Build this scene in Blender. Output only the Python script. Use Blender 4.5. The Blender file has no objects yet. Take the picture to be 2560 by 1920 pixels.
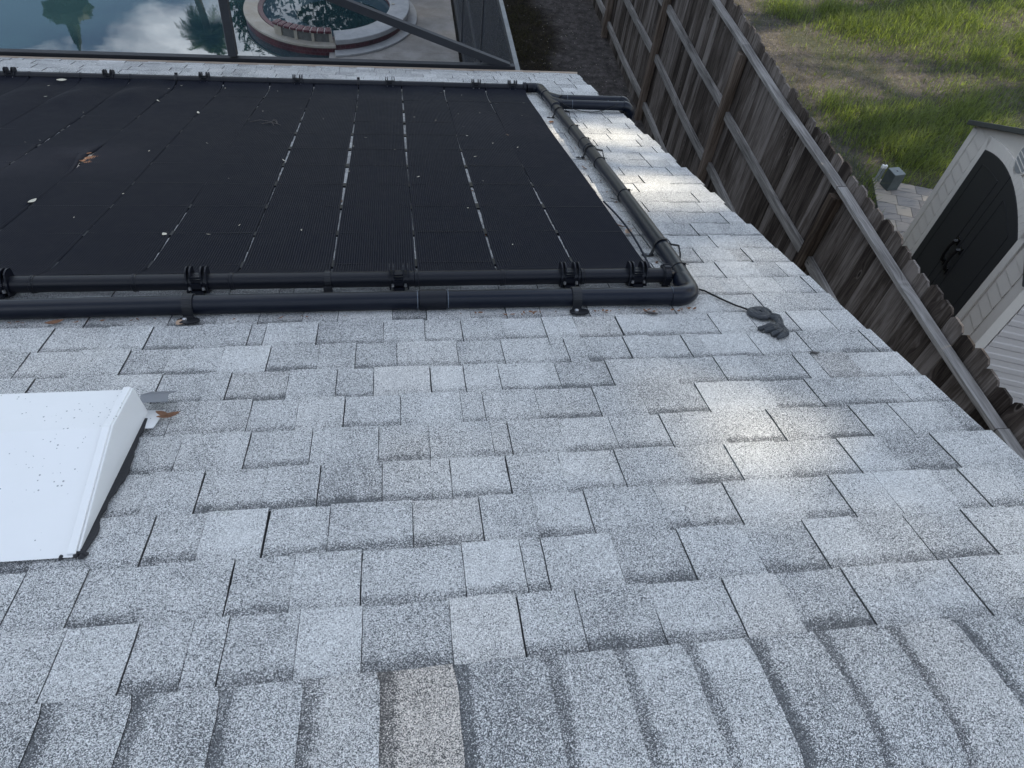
import bpy, math, random
import numpy as np
from mathutils import Vector, Matrix
PI = math.pi
random.seed(7); rng = np.random.default_rng(11)
S = bpy.context.scene
C = S.collection

# ------------------------------------------------------------------ camera
cam = bpy.data.cameras.new('camera'); co = bpy.data.objects.new('camera', cam); C.objects.link(co)
FW = Vector((0.14452261, 0.61768708, -0.77303033)); RT = Vector((0.9888478, -0.11854971, 0.09014426)); UP = Vector((0.03596158, 0.77743722, 0.62793163))
co.matrix_world = Matrix(((RT.x, UP.x, -FW.x, 0), (RT.y, UP.y, -FW.y, 0), (RT.z, UP.z, -FW.z, 1.145), (0, 0, 0, 1)))
cam.sensor_width = 36; cam.lens = 24.975; cam.clip_start = .05; cam.clip_end = 2000
S.camera = co

# ------------------------------------------------------------------ world, sun, exposure
SUN_AZ, SUN_EL = math.radians(72), math.radians(42)      # azimuth from +Y towards +X
SD = Vector((math.sin(SUN_AZ)*math.cos(SUN_EL), math.cos(SUN_AZ)*math.cos(SUN_EL), math.sin(SUN_EL)))
W = bpy.data.worlds.new('World'); S.world = W; W.use_nodes = True
nt = W.node_tree; nt.nodes.clear(); N = nt.nodes.new; L = nt.links.new
out = N('ShaderNodeOutputWorld'); bg = N('ShaderNodeBackground'); L(bg.outputs[0], out.inputs[0])
sky = N('ShaderNodeTexSky'); sky.sky_type = 'NISHITA'; sky.sun_disc = False
sky.sun_elevation = SUN_EL; sky.sun_rotation = SUN_AZ; sky.air_density = 1.1; sky.dust_density = .6
tc = N('ShaderNodeTexCoord'); mp = N('ShaderNodeMapping'); L(tc.outputs['Generated'], mp.inputs[0]); mp.inputs['Scale'].default_value = (1, 1, 2.2); mp.inputs['Location'].default_value = (3.1, .4, 0)
cn = N('ShaderNodeTexNoise'); cn.inputs['Scale'].default_value = 3.2; cn.inputs['Detail'].default_value = 9; cn.inputs['Roughness'].default_value = .58; cn.inputs['Distortion'].default_value = .35
L(mp.outputs[0], cn.inputs['Vector'])
cr = N('ShaderNodeValToRGB'); cr.color_ramp.elements[0].position = .47; cr.color_ramp.elements[1].position = .66; L(cn.outputs['Fac'], cr.inputs[0])
mx = N('ShaderNodeMixRGB'); L(cr.outputs[0], mx.inputs[0]); L(sky.outputs[0], mx.inputs[1]); mx.inputs[2].default_value = (16.2, 17.4, 18.8, 1)
L(mx.outputs[0], bg.inputs[0]); bg.inputs[1].default_value = .11
sl = bpy.data.lights.new('sun', 'SUN'); so = bpy.data.objects.new('sun', sl); C.objects.link(so)
sl.energy = 4.7; sl.angle = math.radians(.7); sl.color = (1, .89, .70)
so.rotation_euler = SD.to_track_quat('Z', 'Y').to_euler()
vs = S.view_settings; vs.view_transform = 'Standard'; vs.look = 'None'; vs.gamma = 1; vs.use_curve_mapping = False; vs.exposure = .54

# ------------------------------------------------------------------ helpers
SL = 0.311515            # roof slope, radians (17.85 degrees)
CS, SN = math.cos(SL), math.sin(SL)
def R(x, v, h=0.0): return Vector((x, v*CS + h*SN, -v*SN + h*CS))
GZ = -4.255
def tag(o, label=None, cat=None, group=None, kind=None):
    if label: o['label'] = label
    if cat: o['category'] = cat
    if group: o['group'] = group
    if kind: o['kind'] = kind
    return o
def empty(name, loc, label, cat, group=None):
    o = bpy.data.objects.new(name, None); C.objects.link(o); o.location = loc; o.empty_display_size = .1
    return tag(o, label, cat, group)
class MB:
    def __init__(s): s.v = []; s.f = []; s.m = []; s.fa = {}; s.va = {}
    def face(s, idx, m=0, **fa):
        s.f.append(idx); s.m.append(m)
        for k, x in fa.items(): s.fa.setdefault(k, {})[len(s.f)-1] = x
    def vert(s, p, **va):
        s.v.append(tuple(p))
        for k, x in va.items(): s.va.setdefault(k, {})[len(s.v)-1] = x
        return len(s.v)-1
    def frame_box(s, o, a, b, c, m=0, **fa):       # parallelepiped from corner o with edge vectors a, b, c
        o, a, b, c = map(Vector, (o, a, b, c))
        if a.cross(b).dot(c) < 0: a, b = b, a
        n = len(s.v)
        for k in range(8): s.v.append(tuple(o + a*(k & 1) + b*((k >> 1) & 1) + c*((k >> 2) & 1)))
        for q in ((0,2,3,1), (4,5,7,6), (0,1,5,4), (2,6,7,3), (0,4,6,2), (1,3,7,5)): s.face([n+i for i in q], m, **fa)
    def box(s, x0, x1, y0, y1, z0, z1, m=0, **fa): s.frame_box((x0,y0,z0), (x1-x0,0,0), (0,y1-y0,0), (0,0,z1-z0), m, **fa)
    def beam(s, p, q, w, t, up=(0,0,1), m=0, **fa): # bar from p to q, width w across, thickness t along up
        p, q, up = Vector(p), Vector(q), Vector(up); d = (q-p); u = d.normalized(); side = u.cross(up).normalized(); up2 = side.cross(u)
        s.frame_box(p - side*w/2 - up2*t/2, d, side*w, up2*t, m, **fa)
    def tube(s, path, r, n=16, caps=True, m=0, closed=False):
        P = [Vector(p) for p in path]; K = len(P); rr = r if hasattr(r, '__len__') else [r]*K
        T = []
        for i in range(K):
            if closed: d = P[(i+1) % K]-P[i-1]
            else: d = P[min(i+1, K-1)]-P[max(i-1, 0)]
            T.append(d.normalized())
        a = T[0].orthogonal().normalized(); base = len(s.v)
        for i in range(K):
            a = (a - T[i]*a.dot(T[i])).normalized(); b = T[i].cross(a)
            for j in range(n):
                t = 2*PI*j/n; s.v.append(tuple(P[i] + (a*math.cos(t) + b*math.sin(t))*rr[i]))
        for i in range(K if closed else K-1):
            i2 = (i+1) % K
            for j in range(n): s.face([base+i*n+j, base+i*n+(j+1) % n, base+i2*n+(j+1) % n, base+i2*n+j], m)
        if caps and not closed:
            s.face([base+j for j in range(n)][::-1], m); s.face([base+(K-1)*n+j for j in range(n)], m)
    def prism(s, pts, d, m=0, **fa):               # polygon (3-D points) extruded by vector d
        d = Vector(d); n = len(pts); b = len(s.v)
        nrm = Vector((0,0,0)); P = [Vector(p) for p in pts]
        for i in range(n): nrm += P[i].cross(P[(i+1) % n])
        if nrm.dot(d) < 0: P = P[::-1]
        for p in P: s.v.append(tuple(p))
        for p in P: s.v.append(tuple(p+d))
        s.face([b+i for i in range(n)][::-1], m, **fa); s.face([b+n+i for i in range(n)], m, **fa)
        for i in range(n): s.face([b+i, b+(i+1) % n, b+n+(i+1) % n, b+n+i], m, **fa)
    def ring(s, c, r0, r1, z0, z1, a0=0, a1=2*PI, n=64, m=0):   # (partial) annular block
        full = abs(a1-a0-2*PI) < 1e-6; k = n if full else n+1; b = len(s.v)
        for i in range(k):
            t = a0+(a1-a0)*i/n; cx, sx = math.cos(t), math.sin(t)
            for r, z in ((r0,z0), (r1,z0), (r1,z1), (r0,z1)): s.v.append((c[0]+r*cx, c[1]+r*sx, z))
        for i in range(n):
            p, q = b+4*i, b+4*((i+1) % k)
            for j in range(4): s.face([p+j, q+j, q+(j+1) % 4, p+(j+1) % 4], m)
        if not full: s.face([b+j for j in (0,1,2,3)], m); e = b+4*n; s.face([e+3, e+2, e+1, e], m)
    def build(s, name, mats, parent=None, smooth=False, bevel=0, sharp=35):
        me = bpy.data.meshes.new(name); me.from_pydata(s.v, [], s.f)
        if not hasattr(mats, '__len__'): mats = [mats]
        for m in mats: me.materials.append(m)
        if len(mats) > 1: me.polygons.foreach_set('material_index', s.m)
        for k, dct in s.fa.items():
            a = me.attributes.new(k, 'FLOAT', 'FACE'); arr = np.zeros(len(s.f), np.float32)
            arr[list(dct.keys())] = list(dct.values()); a.data.foreach_set('value', arr)
        for k, dct in s.va.items():
            a = me.attributes.new(k, 'FLOAT', 'POINT'); arr = np.zeros(len(s.v), np.float32)
            arr[list(dct.keys())] = list(dct.values()); a.data.foreach_set('value', arr)
        me.update()
        if smooth:
            me.shade_smooth(); me.set_sharp_from_angle(angle=math.radians(sharp))
        o = bpy.data.objects.new(name, me); C.objects.link(o)
        if bevel:
            b = o.modifiers.new('bevel', 'BEVEL'); b.width = bevel; b.segments = 2; b.limit_method = 'ANGLE'; b.angle_limit = math.radians(40)
        if parent:
            o.parent = parent; bpy.context.view_layer.update() if False else None
            o.matrix_parent_inverse = Matrix.Translation(-parent.location)
        return o
def npmesh(name, V, F, mat, parent=None, fattr=None, smooth=False):
    V = np.asarray(V, np.float32); F = np.asarray(F, np.int32); k = F.shape[1]
    me = bpy.data.meshes.new(name); me.vertices.add(len(V)); me.vertices.foreach_set('co', V.ravel())
    me.loops.add(F.size); me.loops.foreach_set('vertex_index', F.ravel())
    me.polygons.add(len(F)); me.polygons.foreach_set('loop_start', np.arange(0, F.size, k, dtype=np.int32))
    me.polygons.foreach_set('loop_total', np.full(len(F), k, np.int32))
    me.update(calc_edges=True); me.materials.append(mat)
    for kk, arr in (fattr or {}).items():
        a = me.attributes.new(kk, 'FLOAT', 'FACE'); a.data.foreach_set('value', np.asarray(arr, np.float32))
    if smooth: me.shade_smooth()
    o = bpy.data.objects.new(name, me); C.objects.link(o)
    if parent: o.parent = parent; o.matrix_parent_inverse = Matrix.Translation(-parent.location)
    return o

# ------------------------------------------------------------------ material helper
class Mat:
    def __init__(s, name, color=(.5,.5,.5), rough=.6, spec=.5, metal=0):
        s.m = bpy.data.materials.new(name); s.m.use_nodes = True; s.t = s.m.node_tree; s.b = s.t.nodes['Principled BSDF']
        s.b.inputs['Base Color'].default_value = (*color, 1); s.b.inputs['Roughness'].default_value = rough
        s.b.inputs['Specular IOR Level'].default_value = spec; s.b.inputs['Metallic'].default_value = metal
    def n(s, ty, **kw):
        x = s.t.nodes.new(ty)
        for k, v in kw.items():
            if k in x.inputs: x.inputs[k].default_value = v
            else: setattr(x, k, v)
        return x
    def l(s, a, b): s.t.links.new(a, b)
    def pos(s, scale=(1,1,1)):
        g = s.n('ShaderNodeNewGeometry'); m = s.n('ShaderNodeMapping'); m.inputs['Scale'].default_value = scale
        s.l(g.outputs['Position'], m.inputs[0]); return m.outputs[0]
    def noise(s, vec, scale, detail=4, rough=.55, dist=0):
        x = s.n('ShaderNodeTexNoise'); s.l(vec, x.inputs['Vector'])
        x.inputs['Scale'].default_value = scale; x.inputs['Detail'].default_value = detail; x.inputs['Roughness'].default_value = rough; x.inputs['Distortion'].default_value = dist
        return x.outputs['Fac']
    def vor(s, vec, scale, outp='Distance', feature='F1', rnd=1):
        x = s.n('ShaderNodeTexVoronoi', feature=feature); s.l(vec, x.inputs['Vector']); x.inputs['Scale'].default_value = scale
        if 'Randomness' in x.inputs: x.inputs['Randomness'].default_value = rnd
        return x.outputs[outp]
    def math(s, op, a, b=0.0, c=0.0, clamp=False):
        x = s.n('ShaderNodeMath', operation=op, use_clamp=clamp)
        for i, q in enumerate((a, b, c)):
            if hasattr(q, 'links'): s.l(q, x.inputs[i])
            else: x.inputs[i].default_value = q
        return x.outputs[0]
    def ramp(s, fac, stops, interp='LINEAR'):
        x = s.n('ShaderNodeValToRGB'); e = x.color_ramp.elements; x.color_ramp.interpolation = interp
        while len(e) > 1: e.remove(e[-1])
        e[0].position = stops[0][0]; e[0].color = (*stops[0][1], 1)
        for p, c in stops[1:]: q = e.new(p); q.color = (*c, 1)
        s.l(fac, x.inputs[0]); return x.outputs[0]
    def mix(s, fac, a, b, mode='MIX'):
        x = s.n('ShaderNodeMixRGB', blend_type=mode)
        for i, q in enumerate((fac, a, b)):
            if hasattr(q, 'links'): s.l(q, x.inputs[i])
            elif i == 0: x.inputs[0].default_value = q
            else: x.inputs[i].default_value = (*q, 1)
        return x.outputs[0]
    def attr(s, name): return s.n('ShaderNodeAttribute', attribute_name=name).outputs['Fac']
    def step(s, x, a, b):                         # smooth 0..1 between a and b
        q = s.n('ShaderNodeMapRange', interpolation_type='SMOOTHSTEP'); s.l(x, q.inputs[0]); q.inputs[1].default_value = a; q.inputs[2].default_value = b; return q.outputs[0]
    def color(s, c): s.l(c, s.b.inputs['Base Color']); return s
    def rough(s, c): s.l(c, s.b.inputs['Roughness']); return s
    def bump(s, h, strength=.3, dist=.002):
        x = s.n('ShaderNodeBump'); x.inputs['Strength'].default_value = strength; x.inputs['Distance'].default_value = dist
        s.l(h, x.inputs['Height']); s.l(x.outputs[0], s.b.inputs['Normal']); return s
    def alpha_mix(s, fac):                         # fine mesh: part of the light passes straight through
        o = s.t.nodes['Material Output']; t = s.n('ShaderNodeBsdfTransparent'); x = s.n('ShaderNodeMixShader'); x.inputs[0].default_value = fac
        s.l(t.outputs[0], x.inputs[1]); s.l(s.b.outputs[0], x.inputs[2]); s.l(x.outputs[0], o.inputs[0]); return s

# ---- shingle granules
def shingle_mat(name, darkbias=0.0):
    M = Mat(name, rough=.93, spec=.25); p = M.pos()
    cell = M.vor(p, 720, 'Color'); sx = M.n('ShaderNodeSeparateColor'); M.l(cell, sx.inputs[0])
    tone = M.attr('tone'); band = M.attr('band'); dv = M.attr('dv'); hue = M.attr('hue')
    wob = M.noise(p, 22, 3); big = M.noise(p, 2.2, 4, .6); mid = M.noise(p, 9, 5, .65)
    edge = M.math('ADD', dv, M.math('MULTIPLY', M.math('SUBTRACT', wob, .5), .035))
    bandf = M.math('MULTIPLY', band, M.math('SUBTRACT', 1.0, M.step(edge, .018, .046)))
    thr = M.math('ADD', .32+darkbias, M.math('MULTIPLY', tone, .26))
    thr = M.math('ADD', thr, M.math('MULTIPLY', bandf, .50))
    thr = M.math('ADD', thr, M.math('MULTIPLY', M.math('SUBTRACT', big, .5), .55))
    thr = M.math('ADD', thr, M.math('MULTIPLY', M.math('SUBTRACT', mid, .5), .50))
    isd = M.step(M.math('SUBTRACT', thr, sx.outputs[0]), -.10, .10)
    light = M.ramp(sx.outputs[1], [(0, (.36,.36,.355)), (.5, (.57,.57,.56)), (1, (.86,.86,.845))])
    dark = M.ramp(sx.outputs[2], [(0, (.050,.052,.055)), (.6, (.115,.120,.125)), (1, (.21,.215,.22))])
    col = M.mix(isd, light, dark)
    warm = M.mix(1.0, col, (1.02,.94,.865), 'MULTIPLY')
    col = M.mix(hue, col, warm)
    moss = M.step(M.noise(p, 5.5, 5, .7), .62, .80)
    col = M.mix(M.math('MULTIPLY', moss, .30), col, M.mix(1.0, col, (.70,.73,.55), 'MULTIPLY'))
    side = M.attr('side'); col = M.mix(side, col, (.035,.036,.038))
    M.color(col); M.bump(M.math('ADD', M.vor(p, 720), M.math('MULTIPLY', mid, .4)), .40, .0018)
    return M.m
M_SH = shingle_mat('shingle_granules'); M_CAP = shingle_mat('ridge_cap_granules', .05)
def simple(name, col, rough=.5, spec=.5, metal=0, var=.25, sc=8, bump=0, bs=60):
    M = Mat(name, col, rough, spec, metal); p = M.pos(); n = M.noise(p, sc, 6, .62)
    c = M.mix(n, tuple(x*(1-var) for x in col), tuple(min(1, x*(1+var)) for x in col)); M.color(c)
    M.rough(M.math('ADD', rough-.08, M.math('MULTIPLY', M.noise(p, sc*3.1, 3), .16)))
    if bump: M.bump(M.noise(p, bs, 4), bump, .003)
    return M.m
M_FELT = simple('asphalt_felt', (.03,.03,.032), .9)
M_MAST = simple('roof_mastic', (.022,.022,.025), .75, bump=.8, bs=120)
# black painted pvc with dust on it
def pvc(name, base, rough, dust=.5, spec=.32):
    M = Mat(name, base, rough, spec); p = M.pos(); n = M.noise(p, 14, 6, .65); n2 = M.noise(p, 150, 3, .6)
    d = M.math('MULTIPLY', M.step(n, .45, .75), dust)
    c = M.mix(d, base, tuple(x*1.6+.010 for x in base)); c = M.mix(M.math('MULTIPLY', M.step(n2, .66, .85), .14*dust), c, (.10,.105,.12))
    M.color(c); M.rough(M.math('ADD', rough-.07, M.math('MULTIPLY', n, .2))); return M.m
M_PIPE = pvc('black_painted_pvc', (.0035,.0060,.0135), .30, .15); M_RUB = pvc('black_polypropylene', (.0030,.0042,.0090), .38, .15)
M_MAT = pvc('solar_mat_rubber', (.0040,.0060,.0155), .55, .10, .24)
M_STRAP = pvc('black_strap_plastic', (.013,.014,.017), .4, .5)
M_ZIP = simple('grey_residue', (.10,.12,.15), .5)
M_SCREW = simple('screw_steel', (.65,.65,.66), .3, metal=1)
M_TIE = pvc('cable_tie_nylon', (.006,.006,.007), .35, .2)
# white enamel with speckles of dirt
def white_vent():
    M = Mat('white_enamel', (.80,.80,.79), .35, .5); p = M.pos()
    d = M.vor(p, 120, 'Distance'); cl = M.noise(p, 11, 3, .6); rnd = M.vor(p, 120, 'Color'); sp = M.n('ShaderNodeSeparateColor'); M.l(rnd, sp.inputs[0])
    rad = M.math('MULTIPLY', M.math('MULTIPLY', M.step(sp.outputs[0], .35, 1.0), M.step(cl, .44, .60)), .27)
    dot = M.math('LESS_THAN', d, rad); film = M.noise(p, 6, 6, .7)
    c = M.mix(film, (.77,.77,.755), (.83,.83,.825)); c = M.mix(M.math('MULTIPLY', dot, .8), c, (.20,.21,.22)); M.color(c); return M.m
M_WHITE = white_vent()
M_GREYM = simple('grey_flashing', (.20,.21,.23), .45, metal=.2)
M_DRIP = simple('drip_edge_tan', (.42,.33,.26), .5, var=.35, sc=4)
M_STUCCO = simple('stucco', (.52,.48,.42), .9, bump=.5)
M_BRONZE = simple('dark_aluminium', (.018,.020,.025), .6, metal=.0, var=.3, sc=5)
M_BRONZ2 = simple('weathered_aluminium', (.16,.17,.175), .6, var=.45, sc=9)
M_BEAMTOP = simple('pale_beam_top', (.11,.105,.10), .7, var=.4, sc=14)
def screen(name, fac, col=(.03,.034,.042)):
    M = Mat(name, col, .7, .2); M.alpha_mix(fac); return M.m
M_SCR = screen('insect_screen', .13); M_SCRW = screen('insect_screen_wall', .70, (.026,.032,.044)); M_SCRT = screen('insect_screen_roof', .10)
# concrete
def concrete(name, a, b, sc=3):
    M = Mat(name, a, .85, .3); p = M.pos(); n = M.noise(p, sc, 8, .68); n2 = M.noise(p, 40, 4, .6)
    c = M.mix(M.step(n, .3, .7), a, b); c = M.mix(M.math('MULTIPLY', n2, .35), c, tuple(x*.6 for x in a)); M.color(c); M.bump(n2, .3, .003); return M.m
M_DECK = concrete('pool_deck_concrete', (.22,.205,.19), (.34,.33,.32)); M_COPE = concrete('spa_coping_concrete', (.30,.31,.32), (.42,.43,.44), 5)
M_LEDGE = concrete('ledge_stone', (.34,.31,.26), (.42,.40,.36), 6)
def tile(name, a, b, grout, bw, bh, cyl=None):
    M = Mat(name, a, .3, .5); g = M.n('ShaderNodeNewGeometry'); sx = M.n('ShaderNodeSeparateXYZ'); M.l(g.outputs['Position'], sx.inputs[0])
    ang = M.math('ARCTAN2', M.math('SUBTRACT', sx.outputs[1], cyl[1]), M.math('SUBTRACT', sx.outputs[0], cyl[0])); u = M.math('MULTIPLY', ang, 1.25)
    cb = M.n('ShaderNodeCombineXYZ'); M.l(u, cb.inputs[0]); M.l(sx.outputs[2], cb.inputs[1])
    br = M.n('ShaderNodeTexBrick'); M.l(cb.outputs[0], br.inputs['Vector']); br.inputs['Scale'].default_value = 1
    br.inputs['Brick Width'].default_value = bw; br.inputs['Row Height'].default_value = bh; br.inputs['Mortar Size'].default_value = .0028; br.offset = .5
    br.inputs['Color1'].default_value = (*a, 1); br.inputs['Color2'].default_value = (*b, 1); br.inputs['Mortar'].default_value = (*grout, 1)
    M.color(br.outputs[0]); return M.m
SPC = (-1.06, 12.0)
M_TILE = tile('burgundy_tile', (.085,.020,.028), (.045,.012,.018), (.10,.07,.075), .075, .05, SPC)
M_TILE2 = simple('burgundy_bullnose', (.075,.018,.026), .25, var=.3, sc=20)
M_GROUT = simple('pale_grout', (.40,.37,.36), .8)
M_STONE = simple('spillway_stone', (.105,.11,.11), .7, var=.6, sc=18, bump=.8, bs=50)
def water(name, a, b, spec=1.0, coat=.6):
    M = Mat(name, a, .015, .5); M.b.inputs['IOR'].default_value = 1.5; M.b.inputs['Specular IOR Level'].default_value = spec; M.b.inputs['Coat Weight'].default_value = coat; M.b.inputs['Coat Roughness'].default_value = .01; p = M.pos()
    M.color(M.mix(M.noise(p, .7, 3), a, b)); h = M.noise(M.pos((1, 1.6, 1)), 1.1, 3, .5, .6); h2 = M.noise(p, 5.5, 2, .5)
    M.bump(M.math('ADD', h, M.math('MULTIPLY', h2, .07)), .028, .03); return M.m
M_WATER = water('pool_water', (.015,.038,.048), (.020,.048,.058)); M_SPAW = water('spa_water', (.026,.050,.068), (.036,.062,.080), .45, 0)
M_WELL = water('spa_footwell', (.008,.024,.030), (.012,.030,.036), .45, 0)
# wood
def wood(name, axis, dark, mid, lite, knots=True, contrast=1.0):
    M = Mat(name, mid, .85, .2); g = M.n('ShaderNodeNewGeometry'); sx = M.n('ShaderNodeSeparateXYZ'); M.l(g.outputs['Position'], sx.inputs[0])
    rnd = M.attr('rnd'); along = sx.outputs[2] if axis == 'z' else sx.outputs[1]; across = sx.outputs[1] if axis == 'z' else sx.outputs[2]
    cb = M.n('ShaderNodeCombineXYZ'); M.l(across, cb.inputs[0]); M.l(M.math('MULTIPLY', rnd, 7.3), cb.inputs[2]); M.l(along, cb.inputs[1])
    kv = M.n('ShaderNodeMapping'); kv.inputs['Scale'].default_value = (7.0, 2.6, 1); M.l(cb.outputs[0], kv.inputs[0])
    kd = M.vor(kv.outputs[0], 1.0, 'Distance'); near = M.math('SUBTRACT', 1.0, M.step(kd, .0, .34))
    wx = M.math('ADD', M.math('ADD', across, M.math('MULTIPLY', sx.outputs[0], 1.0)), M.math('MULTIPLY', near, .035 if knots else .0))
    c2 = M.n('ShaderNodeCombineXYZ'); M.l(wx, c2.inputs[0]); M.l(M.math('MULTIPLY', along, .035), c2.inputs[1]); M.l(M.math('MULTIPLY', rnd, 3.1), c2.inputs[2])
    gr = M.noise(c2.outputs[0], 70, 5, .62, .4); fine = M.noise(c2.outputs[0], 330, 2, .5)
    c3 = M.n('ShaderNodeCombineXYZ'); M.l(M.math('MULTIPLY', wx, 1.0), c3.inputs[0]); M.l(M.math('MULTIPLY', along, .16), c3.inputs[1]); M.l(rnd, c3.inputs[2])
    st = M.noise(c3.outputs[0], 9, 5, .6, .5)
    v = M.math('ADD', M.math('MULTIPLY', gr, .42*contrast), M.math('ADD', M.math('MULTIPLY', st, .48), M.math('MULTIPLY', M.math('SUBTRACT', rnd, .5), .20)))
    v = M.math('ADD', v, M.math('MULTIPLY', fine, .12))
    col = M.ramp(v, [(.38, dark), (.51, mid), (.68, lite)])
    if knots:
        kn = M.math('SUBTRACT', 1.0, M.step(kd, .045, .085)); rg = M.math('MULTIPLY', M.math('SUBTRACT', 1.0, M.step(kd, .10, .15)), M.step(kd, .07, .11))
        col = M.mix(M.math('MULTIPLY', rg, .45), col, lite); col = M.mix(M.math('MULTIPLY', kn, .75), col, tuple(x*.35 for x in dark))
    M.color(col); M.bump(M.math('ADD', gr, M.math('MULTIPLY', fine, .5)), .6, .004); return M.m
M_BOARD = wood('weathered_fence_board', 'z', (.022,.0165,.014), (.078,.064,.056), (.22,.195,.182))
M_POST = wood('fence_post_wood', 'z', (.034,.024,.018), (.10,.076,.060), (.22,.18,.155))
M_RAIL = wood('silvered_rail_wood', 'y', (.060,.056,.054), (.185,.175,.168), (.36,.345,.335), True, 1.25)

# ------------------------------------------------------------------ the house
house = empty('house', (0, 3, GZ), 'house whose grey shingled roof fills the foreground under the black solar mats', 'house')
VE, XR, XL = 6.10, 1.53, -6.0
def slab(mb, x0, x1, va, vb, h0, h1, tone, band, hue, T=R, jit=.0015, right_round=False):
    # one tab: upslope edge va, butt edge vb, heights at the two; wavy outline, skirt down
    nx = max(2, int((x1-x0)/.045)); nv = 3; b = len(mb.v)
    jb = [random.uniform(-jit, jit) for _ in range(nx+1)]; wl = [random.uniform(-jit, jit)*.5 for _ in range(nv+1)]; wr = [random.uniform(-jit, jit)*.5 for _ in range(nv+1)]
    pts = {}
    for i in range(nx+1):
        for j in range(nv+1):
            u = i/nx; w = j/nv; x = x0+(x1-x0)*u + wl[j]*(i == 0) + wr[j]*(i == nx); v = va+(vb-va)*w + jb[i]*(j == nv)
            pts[i, j] = mb.vert(T(x, v, h0+(h1-h0)*w + random.uniform(0, .0004)), dv=(vb-va)*w)
    for i in range(nx):
        for j in range(nv): mb.face([pts[i,j], pts[i+1,j], pts[i+1,j+1], pts[i,j+1]], tone=tone, band=band, hue=hue)
    low = {}
    ring = [(i, nv) for i in range(nx+1)]
    def skirt(seq):
        lo = [mb.vert(Vector(mb.v[pts[q]]) + (T(0, 0, -.008) - T(0, 0, 0)), dv=.1) for q in seq]
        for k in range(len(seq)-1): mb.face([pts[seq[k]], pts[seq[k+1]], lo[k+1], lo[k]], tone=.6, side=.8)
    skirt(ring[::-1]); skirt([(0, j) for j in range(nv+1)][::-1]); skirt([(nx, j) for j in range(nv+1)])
def field(mb, T, x_lo, x_hi, v_first, n, expo, seed, vmax):
    random.seed(seed)
    for k in range(n):
        va = v_first + k*expo; vb = min(va+expo+.004, vmax); 
        if va > vmax-.02: break
        x = x_lo - random.uniform(0, .2); end = x_hi + random.uniform(-.010, .014); hi = random.random() < .5; since = 0
        ctone = random.uniform(-.06, .06)
        while x < end:
            w = min(.19, max(.07, random.gauss(.138, .022))) if random.random() > .10 else random.choice([.045, .06, .20])
            x1 = min(x+w, end)
            if end-x1 < .04: x1 = end
            g = random.choice([.0011, .0014, .0018, .0022, .0025])
            if random.random() < .022: g = .0045
            since += w
            t = min(1, max(-.6, random.gauss(.12, .27) + ctone)); 
            if hi: t -= .16
            slab(mb, x, x1-g, va-.002, vb + (0 if hi else random.uniform(-.002, 0)), .0005 if not hi else .0030, .0050 if not hi else .0084, t, random.uniform(.12, .4) if hi and random.random() < .85 else random.uniform(.6, 1), max(0, random.gauss(-.22, .22)), T)
            x = x1; hi = not hi if random.random() < .90 else hi
mb = MB(); field(mb, R, XL, XR, .41, 41, .1400, 5, VE)
mb.build('shingle_roof', M_SH, house)
V0 = .205                                    # distance of the crest from the calibration line, along the slope
def RB(x, v, h=0.0):                         # back slope: v measured from the crest away from the pool
    c = R(x, V0, 0); return Vector((x, c.y - v*CS - h*SN, c.z - v*SN + h*CS))
def RBf(x, v, h=0.0): return RB(-x, v, h)
mb = MB(); field(mb, RBf, -XR, -XL, .12, 30, .1400, 9, 4.2)
tag(mb.build('back_roof_slope', M_SH, house), 'back slope of the shingled roof behind the ridge')
mb = MB()                                    # deck under the shingles, soffit
mb.frame_box(R(XL, V0, -.020), (XR-XL-.01, 0, 0), R(0, VE-V0-.01, 0)-R(0, 0, 0), R(0, 0, .019)-R(0, 0, 0))
mb.frame_box(RB(XL, 0, -.020), (XR-XL-.01, 0, 0), RB(0, 4.19, 0)-RB(0, 0, 0), RB(0, 0, .019)-RB(0, 0, 0))
mb.build('roof_underlay', M_FELT, house)
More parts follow.
